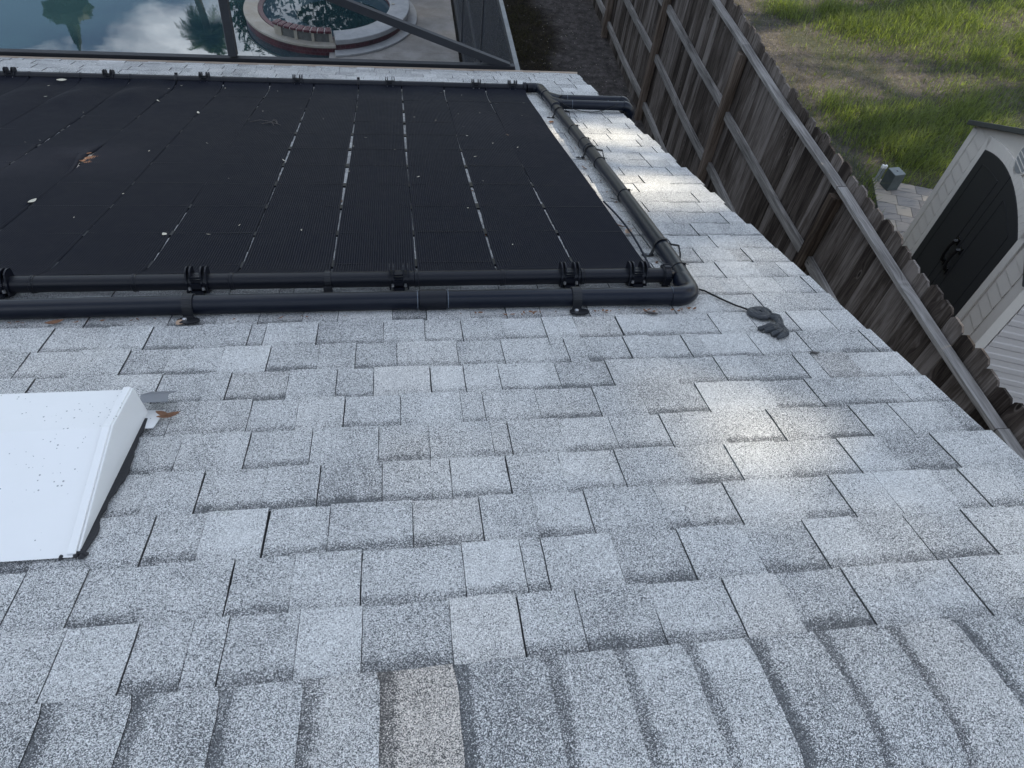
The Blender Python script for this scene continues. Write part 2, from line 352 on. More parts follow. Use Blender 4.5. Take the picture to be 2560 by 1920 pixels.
# ridge caps: lapped pieces folded over the crest, butt edge towards +X
def cap_mesh():
    mb = MB(); random.seed(21)
    seams = [-.588, -.454, -.320, -.189, -.064, .064, .221, .350, .476, .597, .733, .874, 1.017, 1.139, 1.27, 1.40, 1.545]
    x = seams[0]; left = []
    while x > XL: x -= random.uniform(.128, .140); left.append(x)
    seams = left[::-1] + seams
    sec = [(.408, .0115), (.385, .012), (.35, .0118), (.30, .0120), (.26, .0116), (.23, .0098), (V0, .0072)]
    back = [(.015, .0098), (.035, .0125), (.075, .0130), (.11, .012), (.132, .0115)]
    tones = {}
    for i in range(len(seams)-1):
        x0, x1 = seams[i]-.012, seams[i+1]; tone = random.gauss(.18, .16); hue = max(0, random.gauss(-.25, .25))
        if abs(x1-.064) < .01: hue = 1.25; tone = .25
        if abs(x1-.221) < .01: tone = .75; hue = 0
        if abs(x1-.597) < .01: tone = -.35; hue = 0
        nx = 4; P = {}; jj = random.uniform(-.002, .002)
        prof = [('f',)+s for s in sec] + [('b',)+s for s in back]; M_ = len(prof)
        for a in range(nx+1):
            u = a/nx
            for b_, (sd, v, h) in enumerate(prof):
                hh = h - .0035 + .0038*u; xx = x0+(x1-x0)*u + random.uniform(-.001, .001)*(0 < a)
                if a == nx and b_ in (0, M_-1): xx -= .0075           # clipped corner
                if a == nx and b_ in (1, M_-2): xx -= .0015
                vv = v + (jj if b_ == 0 else 0) + (random.uniform(-.001,.001) if b_ == 0 else 0)
                p = R(xx, vv, hh) if sd == 'f' else RB(xx, v, hh)
                P[a, b_] = mb.vert(p, dv=(xx-x0-.012)*1.35)
        for a in range(nx):
            for b_ in range(M_-1): mb.face([P[a,b_], P[a+1,b_], P[a+1,b_+1], P[a,b_+1]][::-1], tone=tone, band=random.choice([.6,.75,.85]) if b_ == 0 and a == 0 else .78, hue=min(1, hue))
        for b_ in range(M_-1):               # butt and lower edge skirts
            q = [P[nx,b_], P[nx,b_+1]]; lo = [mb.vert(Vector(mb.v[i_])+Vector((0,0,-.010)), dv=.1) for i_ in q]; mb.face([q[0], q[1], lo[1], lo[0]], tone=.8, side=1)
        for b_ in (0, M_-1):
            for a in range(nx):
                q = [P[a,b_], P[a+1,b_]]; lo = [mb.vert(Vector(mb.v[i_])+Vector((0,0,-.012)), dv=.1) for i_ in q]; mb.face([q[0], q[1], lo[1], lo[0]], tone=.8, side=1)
    return mb
cap_mesh().build('ridge_cap', M_CAP, house)
mb = MB(); e = R(0, VE, 0)
mb.frame_box(R(XL, VE-.004, -.045), (XR-XL+.01, 0, 0), R(0, .014, 0)-R(0, 0, 0), R(0, 0, .062)-R(0, 0, 0))
mb.frame_box(R(XL, VE+.008, -.050), (XR-XL+.01, 0, 0), R(0, .010, 0)-R(0, 0, 0), R(0, 0, .006)-R(0, 0, 0))
for k in range(14):                          # nail heads on the flashing
    x = -3.4+k*.37; mb.frame_box(R(x, VE-.002, .004), (.012, 0, 0), R(0, .010, 0)-R(0, 0, 0), R(0, 0, .004)-R(0, 0, 0))
mb.build('drip_edge', M_DRIP, house)
mb = MB()
mb.frame_box(R(XR-.055, V0, -.14), (.022, 0, 0), R(0, VE-V0-.02, 0)-R(0, 0, 0), R(0, 0, .118)-R(0, 0, 0))
mb.box(XL, XR-.06, e.y-.07, e.y-.045, e.z-.16, e.z-.03); mb.build('fascia', simple('fascia_paint', (.35,.33,.30), .6), house)
mb = MB(); yb = RB(0, 4.0).y
mb.prism([(1.22, e.y-.42, GZ), (1.22, e.y-.42, e.z-.06), (1.22, R(0,V0).y, R(0,V0).z-.20), (1.22, yb, RB(0,4.0).z-.06), (1.22, yb, GZ)], (XL-1.22+.3, 0, 0)); mb.build('wall', M_STUCCO, house)

# roof vent
vent = empty('roof_vent', R(-1.0, .95, .01), 'low white metal roof vent with dirt specks, near the ridge at left', 'roof vent')
mb = MB(); x0, x1 = -1.62, -.655
def prof(x, o=0): return [R(x, .722, .012), R(x, 1.016, .108+o), R(x, 1.166, .1095+o), R(x, 1.205, .012), R(x, 1.19, .012), R(x, 1.155, .1035), R(x, 1.016, .102), R(x, .735, .010)]
mb.prism(prof(x0), (x1-x0, 0, 0)); mb.build('hood', M_WHITE, vent, bevel=.002)
mb = MB()                                    # rolled rim and right cheek
side = [R(x1+.002, .74, .004), R(x1+.002, .735, .016), R(x1+.002, 1.016, .113), R(x1+.002, 1.166, .114), R(x1+.002, 1.212, .006), R(x1+.002, 1.17, .003), R(x1+.002, 1.10, .010), R(x1+.002, 1.0, .004), R(x1+.002, .90, .009)]
mb.prism(side, (.006, 0, 0))
pr = [R(x1-.005, .727, .016), R(x1-.005, 1.012, .113), R(x1-.005, 1.166, .115)]
for i in range(2): mb.beam(pr[i], pr[i+1], .017, .005, up=R(0,0,1)-R(0,0,0))
mb.build('end_cheek', M_WHITE, vent, bevel=.0018)
mb = MB(); pts = []
random.seed(3)
for t in np.linspace(0, 1, 26): pts.append(R(x1+.010+random.uniform(.004, .010)+.012*math.exp(-((t-.55)/.12)**2)+.007*math.exp(-((t-.12)/.07)**2), .73+.45*t, .0105))
for t in np.linspace(1, 0, 8): pts.append(R(x1-.01, .73+.45*t, .0105))
mb.prism(pts, R(0,0,.0035)-R(0,0,0))
bl = [R(x1-.030+.05*random.random(), .722+.02*random.random(), .010) for _ in range(9)]
for p in bl: mb.tube([p, p+(R(0,0,.006)-R(0,0,0))], [.007, .002], 7)
mb.build('sealant', M_MAST, vent)
mb = MB()
n_ = R(0,0,1)-R(0,0,0)
mb.frame_box(R(-.668, 1.245, .040), (.066, 0, 0), R(.008,-.040,.003)-R(0,0,0), n_*.0015)
mb.frame_box(R(-.668, 1.245, .040), (.066, 0, 0), R(.012,.030,-.012)-R(0,0,0), n_*.0015)
tag(mb.build('flashing', M_GREYM, vent, bevel=.0005), 'grey bent strip of flashing sticking out past the hood')
mb = MB(); mb.frame_box(R(-.70, 1.14, .0105), (.082, 0, 0), R(.01, .075, 0)-R(0,0,0), n_*.002); mb.build('base_flange', M_WHITE, vent)

# ------------------------------------------------------------------ solar mats
XB = [-3.69,-3.375,-3.06,-2.745,-2.43,-2.12,-1.805,-1.50,-1.19,-.88,-.57,-.254,.045,.335,.633,.915]
XT = [-3.69,-3.375,-3.06,-2.755,-2.44,-2.12,-1.81,-1.505,-1.195,-.885,-.585,-.275,.03,.335,.64,.940]
VB, VT = 1.93, 5.20
ordn = ['rightmost black ribbed solar mat of the roof array, its edge beside the bare shingles', 'second', 'third', 'fourth', 'fifth', 'sixth', 'seventh', 'eighth', 'ninth', 'tenth', 'eleventh', 'twelfth', 'thirteenth', 'fourteenth', 'fifteenth']
def mat_strip(i):
    random.seed(100+i); nt_ = 34; K = 44; V = []; F = []
    gapL = gapR = .0038 if i > 7 else .0055
    prof_r = (0, .05, .80, 1.0, .80, .05); sub = 6; cols = nt_*sub+1
    ph = random.uniform(0, 6); amp = .006 if i > 3 else .009; amp = amp*(1.6 if i < 8 else 1)
    for k in range(K+1):
        t = k/K; v = VB+.030 + (VT-VB-.060)*t
        lift = .028*math.exp(-((v-VB)/.085)**2) + .030*math.exp(-((VT-v)/.10)**2)
        a = XB[i]+gapL + (XT[i]-XB[i])*t; b = XB[i+1]-gapR + (XT[i+1]-XB[i+1])*t
        mid = math.sin(PI*t); a += .005*mid*math.sin(6*t+ph); b -= .005*mid*math.sin(7*t+ph*2)
        if i == 6: b -= .030*math.exp(-((v-3.42)/.16)**2)
        if i == 14 and t < .35: b += 0
        for c in range(cols):
            u = c/(cols-1); rib = .0072*prof_r[c % 6]
            bump = amp*(.5+.5*math.sin(v*3.1+ph+u*2.0))*math.sin(PI*u)**.6 + amp*1.6*math.exp(-((v-4.55-.2*math.sin(i*1.3))/.20)**2)*(.4+.6*math.sin(PI*u))
            if i < 7: bump += .014*math.exp(-((v-4.75)/.22)**2)*math.sin(PI*min(1, u*1.1))
            if i == 6: bump += .020*math.exp(-((v-3.42)/.2)**2)*u**3
            hh = .0125+lift+max(0, bump)+rib
            if c == 0: V.append(R(a, v, .004+lift))
            V.append(R(a+(b-a)*u, v, hh))
            if c == cols-1: V.append(R(b, v, .004+lift))
    cols += 2
    for k in range(K):
        for c in range(cols-1): p = k*cols+c; F.append((p, p+1, p+cols+1, p+cols))
    return V, F
mats = []
for i in range(15):
    if i < 1: continue
    k = 14-i
    lab = ordn[0] if k == 0 else '%s black ribbed solar mat counted from the right end of the roof array' % ordn[k]
    root = empty('solar_mat', R((XB[i]+XB[i+1])/2, VB, 0), lab, 'solar mat', 'black solar heating mats lying side by side on the roof')
    V, F = mat_strip(i); npmesh('ribbed_sheet', V, F, M_MAT, root, smooth=False)
    v = 2.10 + random.uniform(-.01, .01)          # spacer bars woven across, their tabs bridge the gap to the next mat
    while v < VT-.1:
        t = (v-VB)/(VT-VB); a = XB[i]+(XT[i]-XB[i])*t; b = XB[i+1]+(XT[i+1]-XB[i+1])*t
        mb = MB(); mb.frame_box(R(b-.014, v-.018, .0055), (.021 if k else .006, 0, 0), R(0, .036+random.uniform(0, .03), 0)-R(0,0,0), n_*.008)
        mb.frame_box(R(a+.012, v-.002, .0148), (b-a-.020, 0, 0), R(0, .004, 0)-R(0,0,0), n_*.0030)
        v += .305; mb.build('spacer_bar', M_RUB, root)
    mats.append(root)

mb = MB(); mb.tube([R(.918+.018*math.sin(PI*t)+.009*t, 2.02+.75*t, .018+.006*math.sin(PI*t)) for t in np.linspace(0, 1, 14)], .0042, 8); tag(mb.build('loose_tube', M_MAT, mats[-1], smooth=True), 'single tube torn loose from the edge of the mat')
# header pipes
def arc(c, r, a0, a1, e1, e2, n=10): return [c + e1*(r*math.cos(a0+(a1-a0)*k/n)) + e2*(r*math.sin(a0+(a1-a0)*k/n)) for k in range(n+1)]
ex = Vector((1,0,0)); ev = R(0,1,0)-R(0,0,0); en = n_
def fin_clamp(x, v, h, r, parent, tilt=0):
    mb = MB(); c = R(x, v, h)
    for dx in (-.034, -.021, .012, .027):
        # fin plate outline: rounded underside, tall pointed horn leaning upslope-side at the top
        o = []
        for a in np.linspace(math.radians(200), math.radians(-20), 14): o.append((1.28*r*math.cos(a), -1.28*r*math.sin(-a) if False else 1.25*r*math.sin(a)))
        o += [(1.30*r, -.9*r), (.6*r, -1.25*r), (-.6*r, -1.25*r), (-1.35*r, -.9*r)]
        o = [(p, q + (.75*r if q > .9*r else 0)) for p, q in o]
        mb.prism([c + ex*dx + ev*p + en*q for p, q in o], ex*.005)
    mb.tube([c+ex*-.030, c+ex*.030], r*1.13, 18)
    for dv in (-1.0, 1.0):
        mb.frame_box(c + ex*-.020 + ev*(dv*r*1.15-.006) - en*.010, ex*.034, ev*.012, en*.018)
    for z_ in (.35, .75, 1.1): mb.frame_box(c - ex*.019 - ev*r*1.22 + en*(r*z_-.004), ex*.032, ev*.006, en*.006)
    mb.frame_box(c - ex*.018 - ev*(r*1.65) - en*(r*1.1), ex*.034, ev*.022, en*.014)
    cl = mb.build('finned_clamp', M_RUB, parent)
    for dx in (-.022, .020):
        mb = MB(); mb.tube([c + ex*dx - ev*(r*1.35) - en*.012, c + ex*dx - ev*(r*1.35) - en*.002], [.0055, .0045], 8); mb.build('screw', M_SCREW, cl)
def header(name, v, h, r, x0, x1, fins, rings, clips, cap, label, curve=0):
    root = empty(name, R((x0+x1)/2, v, h), label, 'header pipe')
    vv = lambda x: v + curve*((x-x1)/4)**2
    mb = MB(); xs = np.linspace(x0, x1, 24); mb.tube([R(x, vv(x), h) for x in xs], r, 22); mb.build('pipe', M_RUB, root, smooth=True)
    for x in fins: fin_clamp(x, vv(x), h, r, root)
    for x in rings:
        mb = MB(); c = R(x, vv(x), h)
        mb.tube([c-ex*.008, c-ex*.006, c+ex*.0, c+ex*.002, c+ex*.006, c+ex*.008], [r*1.0, r*1.10, r*1.10, r*1.04, r*1.1, r*1.0], 22, caps=False); mb.build('collar', M_RUB, root, smooth=True)
    for x in clips:
        mb = MB(); c = R(x, vv(x), h); rr = r*1.10
        A = [c + ev*(rr*math.cos(a)) + en*(rr*math.sin(a)) for a in np.linspace(-.9, PI+.7, 16)]
        for k in range(15): mb.beam(A[k], A[k+1], .019, .004, up=((A[k]+A[k+1])/2-c))
        mb.frame_box(c - ex*.014 - ev*(rr+.012) - en*.032, ex*.028, ev*.02, en*.022)
        mb.frame_box(c - ex*.009 + ev*(r*.2) + en*(rr), ex*.018, ev*.02, en*.012) if v > 4 else None
        mb.build('strap_clip', M_STRAP, root)
    if cap:
        mb = MB(); c = R(x1-.006, vv(x1), h); mb.tube([c, c+ex*.006, c+ex*.024, c+ex*.030], [r*1.1, r*1.42, r*1.42, r*1.2], 20)
        for a in range(10): 
            t = a*2*PI/10; mb.beam(c+ex*.003+(ev*math.cos(t)+en*math.sin(t))*r*1.42, c+ex*.026+(ev*math.cos(t)+en*math.sin(t))*r*1.42, .008, .006, up=(ev*math.cos(t)+en*math.sin(t)))
        mb.tube([c+ex*.028, c+ex*.046], [r*.75, r*.6], 12); mb.frame_box(c+ex*.03-ev*.012-en*.010, ex*.024, ev*.026, en*.022)
        mb.build('end_cap', M_RUB, root, smooth=True)
    return root
header('header_pipe', 1.905, .043, .0265, -3.8, .925, [-1.86, -1.263, -.668, -.017, .577, .824], [-2.6, -1.49, -1.168, -.864, -.563, .041, .338, .623], [-.254], True,
       'near black header pipe with finned clamps, along the lower ends of the mats')
header('header_pipe', 5.205, .047, .0265, -4.2, .945, [-3.2, -2.566, -1.947, -1.325, -.696, -.051, .574, .843], [-2.85, -2.45, -2.13, -1.81, -1.20, -.90, -.59, .03, .335, .64], [-1.515, -.275], False,
       'far black header pipe with finned clamps, along the eave ends of the mats')

# ------------------------------------------------------------------ plumbing
ret = empty('return_pipe', R(.98, 1.76, 0), 'thick black return pipe running below the mats and bending up along their right side', 'pipe')
PR = .0305
mb = MB(); hp = .036
def sag(x): return 1.745 + .012*math.sin((x+1.2)*1.2)
near = [R(x, sag(x), hp) for x in np.linspace(-3.8, .935, 24)]
mb.tube(near, PR, 26); mb.build('near_run', M_PIPE, ret, smooth=True)
leg = [(.988,1.84), (1.003,2.04), (1.018,2.49), (1.030,2.96), (1.040,3.42), (1.046,3.99), (1.050,4.56)]
mb = MB(); mb.tube([R(x, v, hp+.006) for x, v in leg], PR, 26); mb.build('side_run', M_PIPE, ret, smooth=True)
mb = MB(); a = R(.905, sag(.93), hp); b = R(.984, 1.872, hp+.003); c0 = R(.978, 1.752, hp)
pts = [a, R(.93, 1.748, hp)]
cc = R(.930, 1.800, hp+.002)
pts += [R(.930+.052*math.sin(t), 1.800-.052*math.cos(t), hp+.002) for t in np.linspace(.2, PI/2-.1, 9)]
pts += [R(.984, 1.835, hp+.004), b]
mb.tube(pts, [PR*1.10]+[PR*1.13]*(len(pts)-2)+[PR*1.10], 28); mb.build('elbow', M_PIPE, ret, smooth=True)
mb = MB(); mb.tube([R(.045, sag(.05), hp), R(.047, sag(.05), hp), R(.132, sag(.13), hp), R(.134, sag(.13), hp)], [PR*1.01, PR*1.10, PR*1.10, PR*1.01], 26)
mb.build('coupling', M_RUB, ret, smooth=True)
mb = MB()
for x in (.040, .139, .903): mb.tube([R(x-.0012, sag(x), hp), R(x+.0012, sag(x), hp)], PR*1.07, 26)
mb.build('glue_bead', M_ZIP, ret)
def along_leg(v):
    for k in range(len(leg)-1):
        if leg[k][1] <= v <= leg[k+1][1]: t = (v-leg[k][1])/(leg[k+1][1]-leg[k][1]); return leg[k][0]+(leg[k+1][0]-leg[k][0])*t
    return leg[-1][0] if v > leg[-1][1] else leg[0][0]
for va, vb in ((3.56, 3.67), ):
    mb = MB(); mb.tube([R(along_leg(va), va, hp+.006), R(along_leg(va), va+.003, hp+.006), R(along_leg(vb), vb-.003, hp+.006), R(along_leg(vb), vb, hp+.006)], [PR*1.01, PR*1.12, PR*1.12, PR*1.01], 26)
    mb.build('coupling', M_PIPE, ret, smooth=True)
# strap brackets over the near run
for x in (-.665, .568):
    mb = MB(); c = R(x, sag(x), hp); rr = PR*1.13; k0 = math.radians(-28)
    A = [c + ev*(rr*math.cos(a)) + en*(rr*math.sin(a)) for a in np.linspace(k0, PI, 16)] + [c - ev*rr - en*.022, c - ev*(rr+.004) - en*.031]
    for k in range(len(A)-1): mb.beam(A[k], A[k+1], .031, .0035, up=((A[k]+A[k+1])/2-c))
    br = mb.build('pipe_strap', M_STRAP, ret)
    mb = MB(); f = R(x+.004, sag(x)-rr-.022, .009); pts = [f + ex*(.034*math.cos(t)) + ev*(.020*math.sin(t)) for t in np.linspace(0, 2*PI, 17)[:-1]]; mb.prism(pts, en*.004)
    mb.build('foot_plate', M_STRAP, br)
    mb = MB(); f = f + en*.004 - ex*.010; mb.tube([f, f+en*.005, f+en*.008], [.0075, .0075, .004], 6); mb.build('screw', M_SCREW, br)
# loop hangers on the side run
for v, lean in ((2.17, .085), (3.525, .085), (4.45, .06)):
    x = along_leg(v); mb = MB(); c = R(x, v, hp+.006); rr = PR*1.14
    A = [c + ex*(-rr*math.cos(a)) + en*(rr*math.sin(a)) - ev*.0 for a in np.linspace(-.35, PI-.3, 14)]
    A = [A[0] - ex*.010 - en*.026] + A + [R(x+rr+.030, v-.010, .050), R(x+rr+.034, v-.030, .022), R(x+rr+.030, v-.045, .011)]
    for k in range(len(A)-1): mb.beam(A[k], A[k+1], .017, .003, up=((A[k]+A[k+1])/2-c).normalized())
    hg = mb.build('pipe_hanger', M_STRAP, ret)
    mb = MB(); f = R(x-rr-.020, v-.005, .0095); mb.prism([f + ex*(.026*math.cos(t)) + ev*(.012*math.sin(t)) for t in np.linspace(0, 2*PI, 13)[:-1]], en*.003); mb.build('foot_plate', M_STRAP, hg)
    mb = MB(); mb.tube([f+en*.003, f+en*.009], [.006, .004], 6); mb.build('screw', M_SCREW, hg)
for v, rr in ((1.945, 1.03), (2.783, 1.05), (3.30, 1.05), (3.99, 1.05), (3.69, 1.14)):
    mb = MB(); x = along_leg(v); c = R(x, v, hp+.006); d = (R(along_leg(v+.1), v+.1, 0)-R(along_leg(v-.1) if v > 2 else x, v-.1, 0)).normalized()
    s1 = d.cross(en).normalized(); ringp = [c + s1*(PR*rr*math.cos(t)) + en*(PR*rr*math.sin(t)) + d*(.006*math.cos(t)) for t in np.linspace(0, 2*PI, 25)[:-1]]
    mb.tube(ringp, .0022, 6, closed=True); k = c + s1*(PR*rr)*(.6) + en*PR*rr*.8; mb.frame_box(k-ex*.004-ev*.004, ex*.009, ev*.007, en*.006); mb.beam(k, k + ex*.016 - ev*.004 + en*.002, .003, .0015)
    mb.build('cable_tie', M_TIE, ret)
# wye with two branches leaving over the rake
sup = empty('supply_pipe', R(1.05, 4.9, 0), 'pair of black pipes leaving sideways over the right roof edge from a branch fitting', 'pipe')
mb = MB()
mb.tube([R(.948, 5.205, .047), R(.99, 5.215, .047)], PR*1.15, 22); mb.tube([R(.925, 5.205, .047), R(.945, 5.205, .047)], PR*1.3, 22)
mb.build('union_nut', M_RUB, sup, smooth=True)
mb = MB()
mb.tube([R(.99, 5.215, .047), R(1.015, 5.215, .047)] + [R(1.012+.04*math.sin(t), 5.175+.04*math.cos(t), .047) for t in np.linspace(.3, PI/2, 7)] + [R(1.050, 5.10, .047), R(1.052, 5.02, .047)], PR*1.12, 24)
mb.build('elbow', M_PIPE, sup, smooth=True)
mb = MB(); mb.tube([R(1.052, 5.04, .047), R(1.052, 4.80, .046), R(1.051, 4.56, .044)], PR*1.0, 24)
for v in (4.985, 4.60): mb.tube([R(1.052, v-.028, .046), R(1.052, v-.026, .046), R(1.052, v+.026, .046), R(1.052, v+.028, .046)], [PR*1.0, PR*1.16, PR*1.16, PR*1.0], 24)
mb.tube([R(1.052, 4.98, .046), R(1.075, 4.87, .048), R(1.13, 4.79, .050)], [PR*1.02, PR*1.12, PR*1.08], 24, caps=True)
mb.tube([R(1.051, 4.80, .045), R(1.070, 4.70, .047), R(1.12, 4.655, .050)], [PR*1.02, PR*1.18, PR*1.10], 24, caps=True)
mb.build('wye_fitting', M_PIPE, sup, smooth=True)
def drop(v0, x1, hh):
    mb = MB(); P = [R(1.10, v0, hh), R(x1-.04, v0-.012, hh)]
    c = R(x1-.04, v0-.012, hh) - Vector((0,0,.055))
    P += [c + ex*(.055*math.sin(t)) + Vector((0,0,1))*(.055*math.cos(t)) for t in np.linspace(.25, PI/2, 7)] + [c + ex*.055 - Vector((0,0,.25)), c + ex*.055 - Vector((0,0,2.1))]
    return mb, P
for v0, hh, x1, nm in ((4.650, .052, 1.575, 'branch_run'), (4.815, .052, 1.60, 'branch_run')):
    mb, P = drop(v0, x1, hh); mb.tube(P, PR, 24); br = mb.build(nm, M_PIPE, sup, smooth=True)
    mb = MB(); mb.tube(P[1:-2], PR*1.12, 24); mb.build('elbow', M_PIPE, sup, smooth=True)
    mb = MB()
    for x in (1.175, 1.43, x1-.075): mb.tube([R(x-.0013, v0-.004, hh), R(x+.0013, v0-.004, hh)], PR*1.045, 24)
    mb.build('cable_tie', M_ZIP, sup)
mb = MB(); P = [R(1.09+.40*t, 4.622-.028*math.sin(3*t)-.01, .075-.055*math.sin(t*PI)**.7) for t in np.linspace(0, 1, 16)]; mb.tube(P, .0024, 6); mb.build('sensor_wire', M_TIE, sup, smooth=True)

# sensor cable ending in a wad of rubber tape
cab = empty('sensor_cable', R(1.15, 1.69, .005), 'thin black cable ending in a grey twisted rubber wad on the shingles', 'cable')
mb = MB(); cp = [(.985,1.90,.012), (1.02,1.87,.010), (1.062,1.836,.012), (1.095,1.775,.012), (1.13,1.722,.011), (1.166,1.678,.013), (1.18,1.66,.014)]
P = []
for k in range(len(cp)-1):
    for t in np.linspace(0, 1, 5)[:-1]: P.append(R(*[cp[k][q]*(1-t)+cp[k+1][q]*t for q in range(3)]))
mb.tube(P, .0033, 8); mb.build('cable', M_TIE, cab, smooth=True)
def wad():
    # swirl disc plus twisted neck plus folded bow, one lump
    M = Mat('grey_rubber', (.045,.050,.058), .55, .4); p = M.pos(); M.color(M.mix(M.noise(p, 60, 4), (.018,.021,.026), (.060,.066,.076))); M.bump(M.noise(p, 110, 3), 1.0, .006)
    mb = MB(); random.seed(4)
    for k in range(26):
        t = k/25*2*PI*3.3; r = .036*(1-k/34); 
    sp = []
    for t in np.linspace(0, 2*PI*3.6, 90): r = .034*(1-t/(2*PI*4.4)); sp.append(R(1.187+r*math.cos(t)*1.05, 1.648+r*math.sin(t)*1.15, .016+.004*t/20))
    mb.tube(sp, [.0095*(.9+.25*math.sin(i*.7)) for i in range(90)], 8)
    neck = [(1.212,1.632,.016), (1.229,1.608,.018), (1.224,1.585,.016), (1.214,1.562,.014), (1.218,1.540,.016), (1.212,1.518,.016), (1.200,1.500,.013), (1.186,1.490,.011)]
    for o in (-.007, .004, .010):
        mb.tube([R(x+o+.004*math.sin(i*1.9+o*300), v+o*.6, h+.003*math.sin(i*1.3)) for i, (x, v, h) in enumerate(neck)], [.0075,.009,.007,.010,.008,.0075,.010,.006], 8)
    for q in ([(1.205,1.545,.018), (1.175,1.548,.024), (1.150,1.548,.014), (1.140,1.556,.010)], [(1.200,1.535,.02), (1.175,1.525,.026), (1.155,1.535,.012)], [(1.200,1.52,.02), (1.185,1.51,.02), (1.165,1.508,.012)]):
        mb.tube([R(*a) for a in q], [.007,.010,.009,.006][:len(q)], 8)
    return mb.build('rubber_wad', M.m, cab, smooth=True)
wad()

# ------------------------------------------------------------------ fallen leaves, twigs and scars
def leafmat(n, a, b):
    M = Mat(n, a, .7, .3); p = M.pos(); M.color(M.mix(M.noise(p, 90, 4), a, b)); return M.m
ML_BR = leafmat('dry_leaf_brown', (.12,.055,.03), (.27,.15,.09)); ML_PALE = leafmat('dry_leaf_pale', (.48,.45,.36), (.70,.66,.55)); ML_TAN = leafmat('dry_leaf_tan', (.36,.24,.17), (.48,.36,.27)); ML_DK = leafmat('dark_leaf', (.05,.045,.045), (.10,.09,.085))
def leaf_mb(mb, c, L_, w, ang, curl=.25, roll=.0, h=0):
    x, v = c; ax = math.cos(ang), math.sin(ang); n = 7; rows = []
    for k in range(n+1):
        t = k/n; ww = w*math.sin(PI*min(.985, max(.03, t)))**.75*.5; s = (t-.5)*L_; z = h + curl*L_*(2*t-1)**2
        for u in (-1, 0, 1): rows.append(mb.vert(R(x+ax[0]*s-ax[1]*ww*u, v+ax[1]*s+ax[0]*ww*u, z + abs(u)*ww*.5 + roll*u*ww)))
    for k in range(n):
        for j in (0, 1): p = 3*k+j; mb.face([rows[p], rows[p+1], rows[p+4], rows[p+3]])
for (x, v, L_, w, a, m, h, lab) in [
    (.937,2.392,.055,.028,.9,ML_TAN,.014,'tan curled leaf beside the lower right corner of the mats'),
    (.925,2.47,.050,.018,2.3,ML_BR,.012,'small brown leaf tucked against the right edge of the mats'),
    (.985,2.806,.045,.016,2.6,ML_DK,.016,'dark crumpled leaf against the side pipe near its middle cable tie'),
    (.637,3.95,.030,.018,1.9,ML_TAN,.016,'tan leaf in the first gap from the right between mats'),
    (1.251,1.391,.035,.018,2.9,ML_DK,.009,'grey-brown leaf flat on the shingles right of the rubber wad'),
    (.813,1.674,.048,.028,2.8,ML_DK,.009,'dark flat leaf in front of the return pipe left of its elbow'),
    (-.57,3.353,.050,.010,2.2,ML_PALE,.022,'pale curved leaf in the mat gap in the middle of the array'),
    (-.898,2.382,.020,.016,1.0,ML_PALE,.020,'small round white petal on the mats near the near header pipe'),
    (-1.501,2.748,.050,.016,1.3,ML_PALE,.022,'pale upright leaf scrap at the left of the array'),
    (-1.49,3.365,.085,.030,1.2,ML_BR,.010,'brown leaf litter clump in the widened gap between left mats'),
    (-1.906,4.681,.032,.012,2.5,ML_PALE,.030,'small pale leaf on the upper left mats'),
    (-2.217,5.10,.060,.028,.2,ML_PALE,.040,'pale triangular leaf beside the far header pipe at left'),
    (-1.486,4.615,.060,.016,2.1,ML_PALE,.024,'pale leaf in the gap below the left clip of the far header pipe'),
    (-1.186,4.317,.050,.015,1.8,ML_PALE,.026,'cream leaf in the fifth gap of the mats'),
    (-.394,2.417,.022,.009,1.6,ML_PALE,.020,'tiny white petal on the mats above the near strap clip'),
    (-.681,1.680,.034,.020,1.2,ML_TAN,.010,'tan leaf behind the left strap bracket of the return pipe'),
    (-1.042,1.700,.050,.016,.4,ML_BR,.010,'brown leaf under the return pipe near the left picture edge'),
    (-.588,1.175,.055,.015,.35,ML_BR,.020,'orange brown leaf caught under the flashing of the white vent'),
    (-.605,1.18,.034,.013,-.4,ML_BR,.024,'brown leaf fragment beside the flashing of the white vent'),
    (.97,4.30,.050,.022,.8,ML_BR,.012,'brown leaf at the foot of the upper pipe hanger'),
    (.96,3.31,.060,.016,1.9,ML_BR,.012,'brown leaf at the foot of the middle pipe hanger')]:
    mb = MB(); leaf_mb(mb, (x, v), L_, w, a, .12, .3, h)
    if 'clump' in lab:
        random.seed(8)
        for k in range(16): leaf_mb(mb, (x+random.gauss(0,.018), v+random.gauss(0,.09)), random.uniform(.02,.05), random.uniform(.008,.016), random.uniform(0,3), .1, .2, h+random.uniform(0,.008))
    o = mb.build('fallen_leaf', m); tag(o, lab, 'leaf', 'fallen leaves on the roof')
mb = MB(); random.seed(14)
mbd = MB()
for k in range(150):                          # crumbs of debris along the pipes and in the gaps, specks on the mats
    q = random.random()
    if q < .40: x, v, h = random.uniform(-3.2, .98), 1.705+random.uniform(-.006, .010)*random.random(), .010
    elif q < .58: v = random.uniform(1.9, 4.6); x = along_leg(v)-.042+random.gauss(0,.006); h = .011
    elif q < .85: i = random.randint(4, 14); t = random.random()**1.4; v = VB+.1+(VT-VB-.15)*t; x = XB[i]+(XT[i]-XB[i])*t+random.gauss(0,.004); h = .010
    else: x, v, h = random.uniform(.3, 1.0), 1.70+random.uniform(-.012, .004), .010
    leaf_mb(mbd, (x, v), random.uniform(.006, .022), random.uniform(.003, .008), random.uniform(0, 3), .1, .3, h)
tag(mbd.build('leaf_litter', ML_BR), 'brown crumbs of leaf litter along the pipes and between the mats', 'leaf litter', None, 'stuff')
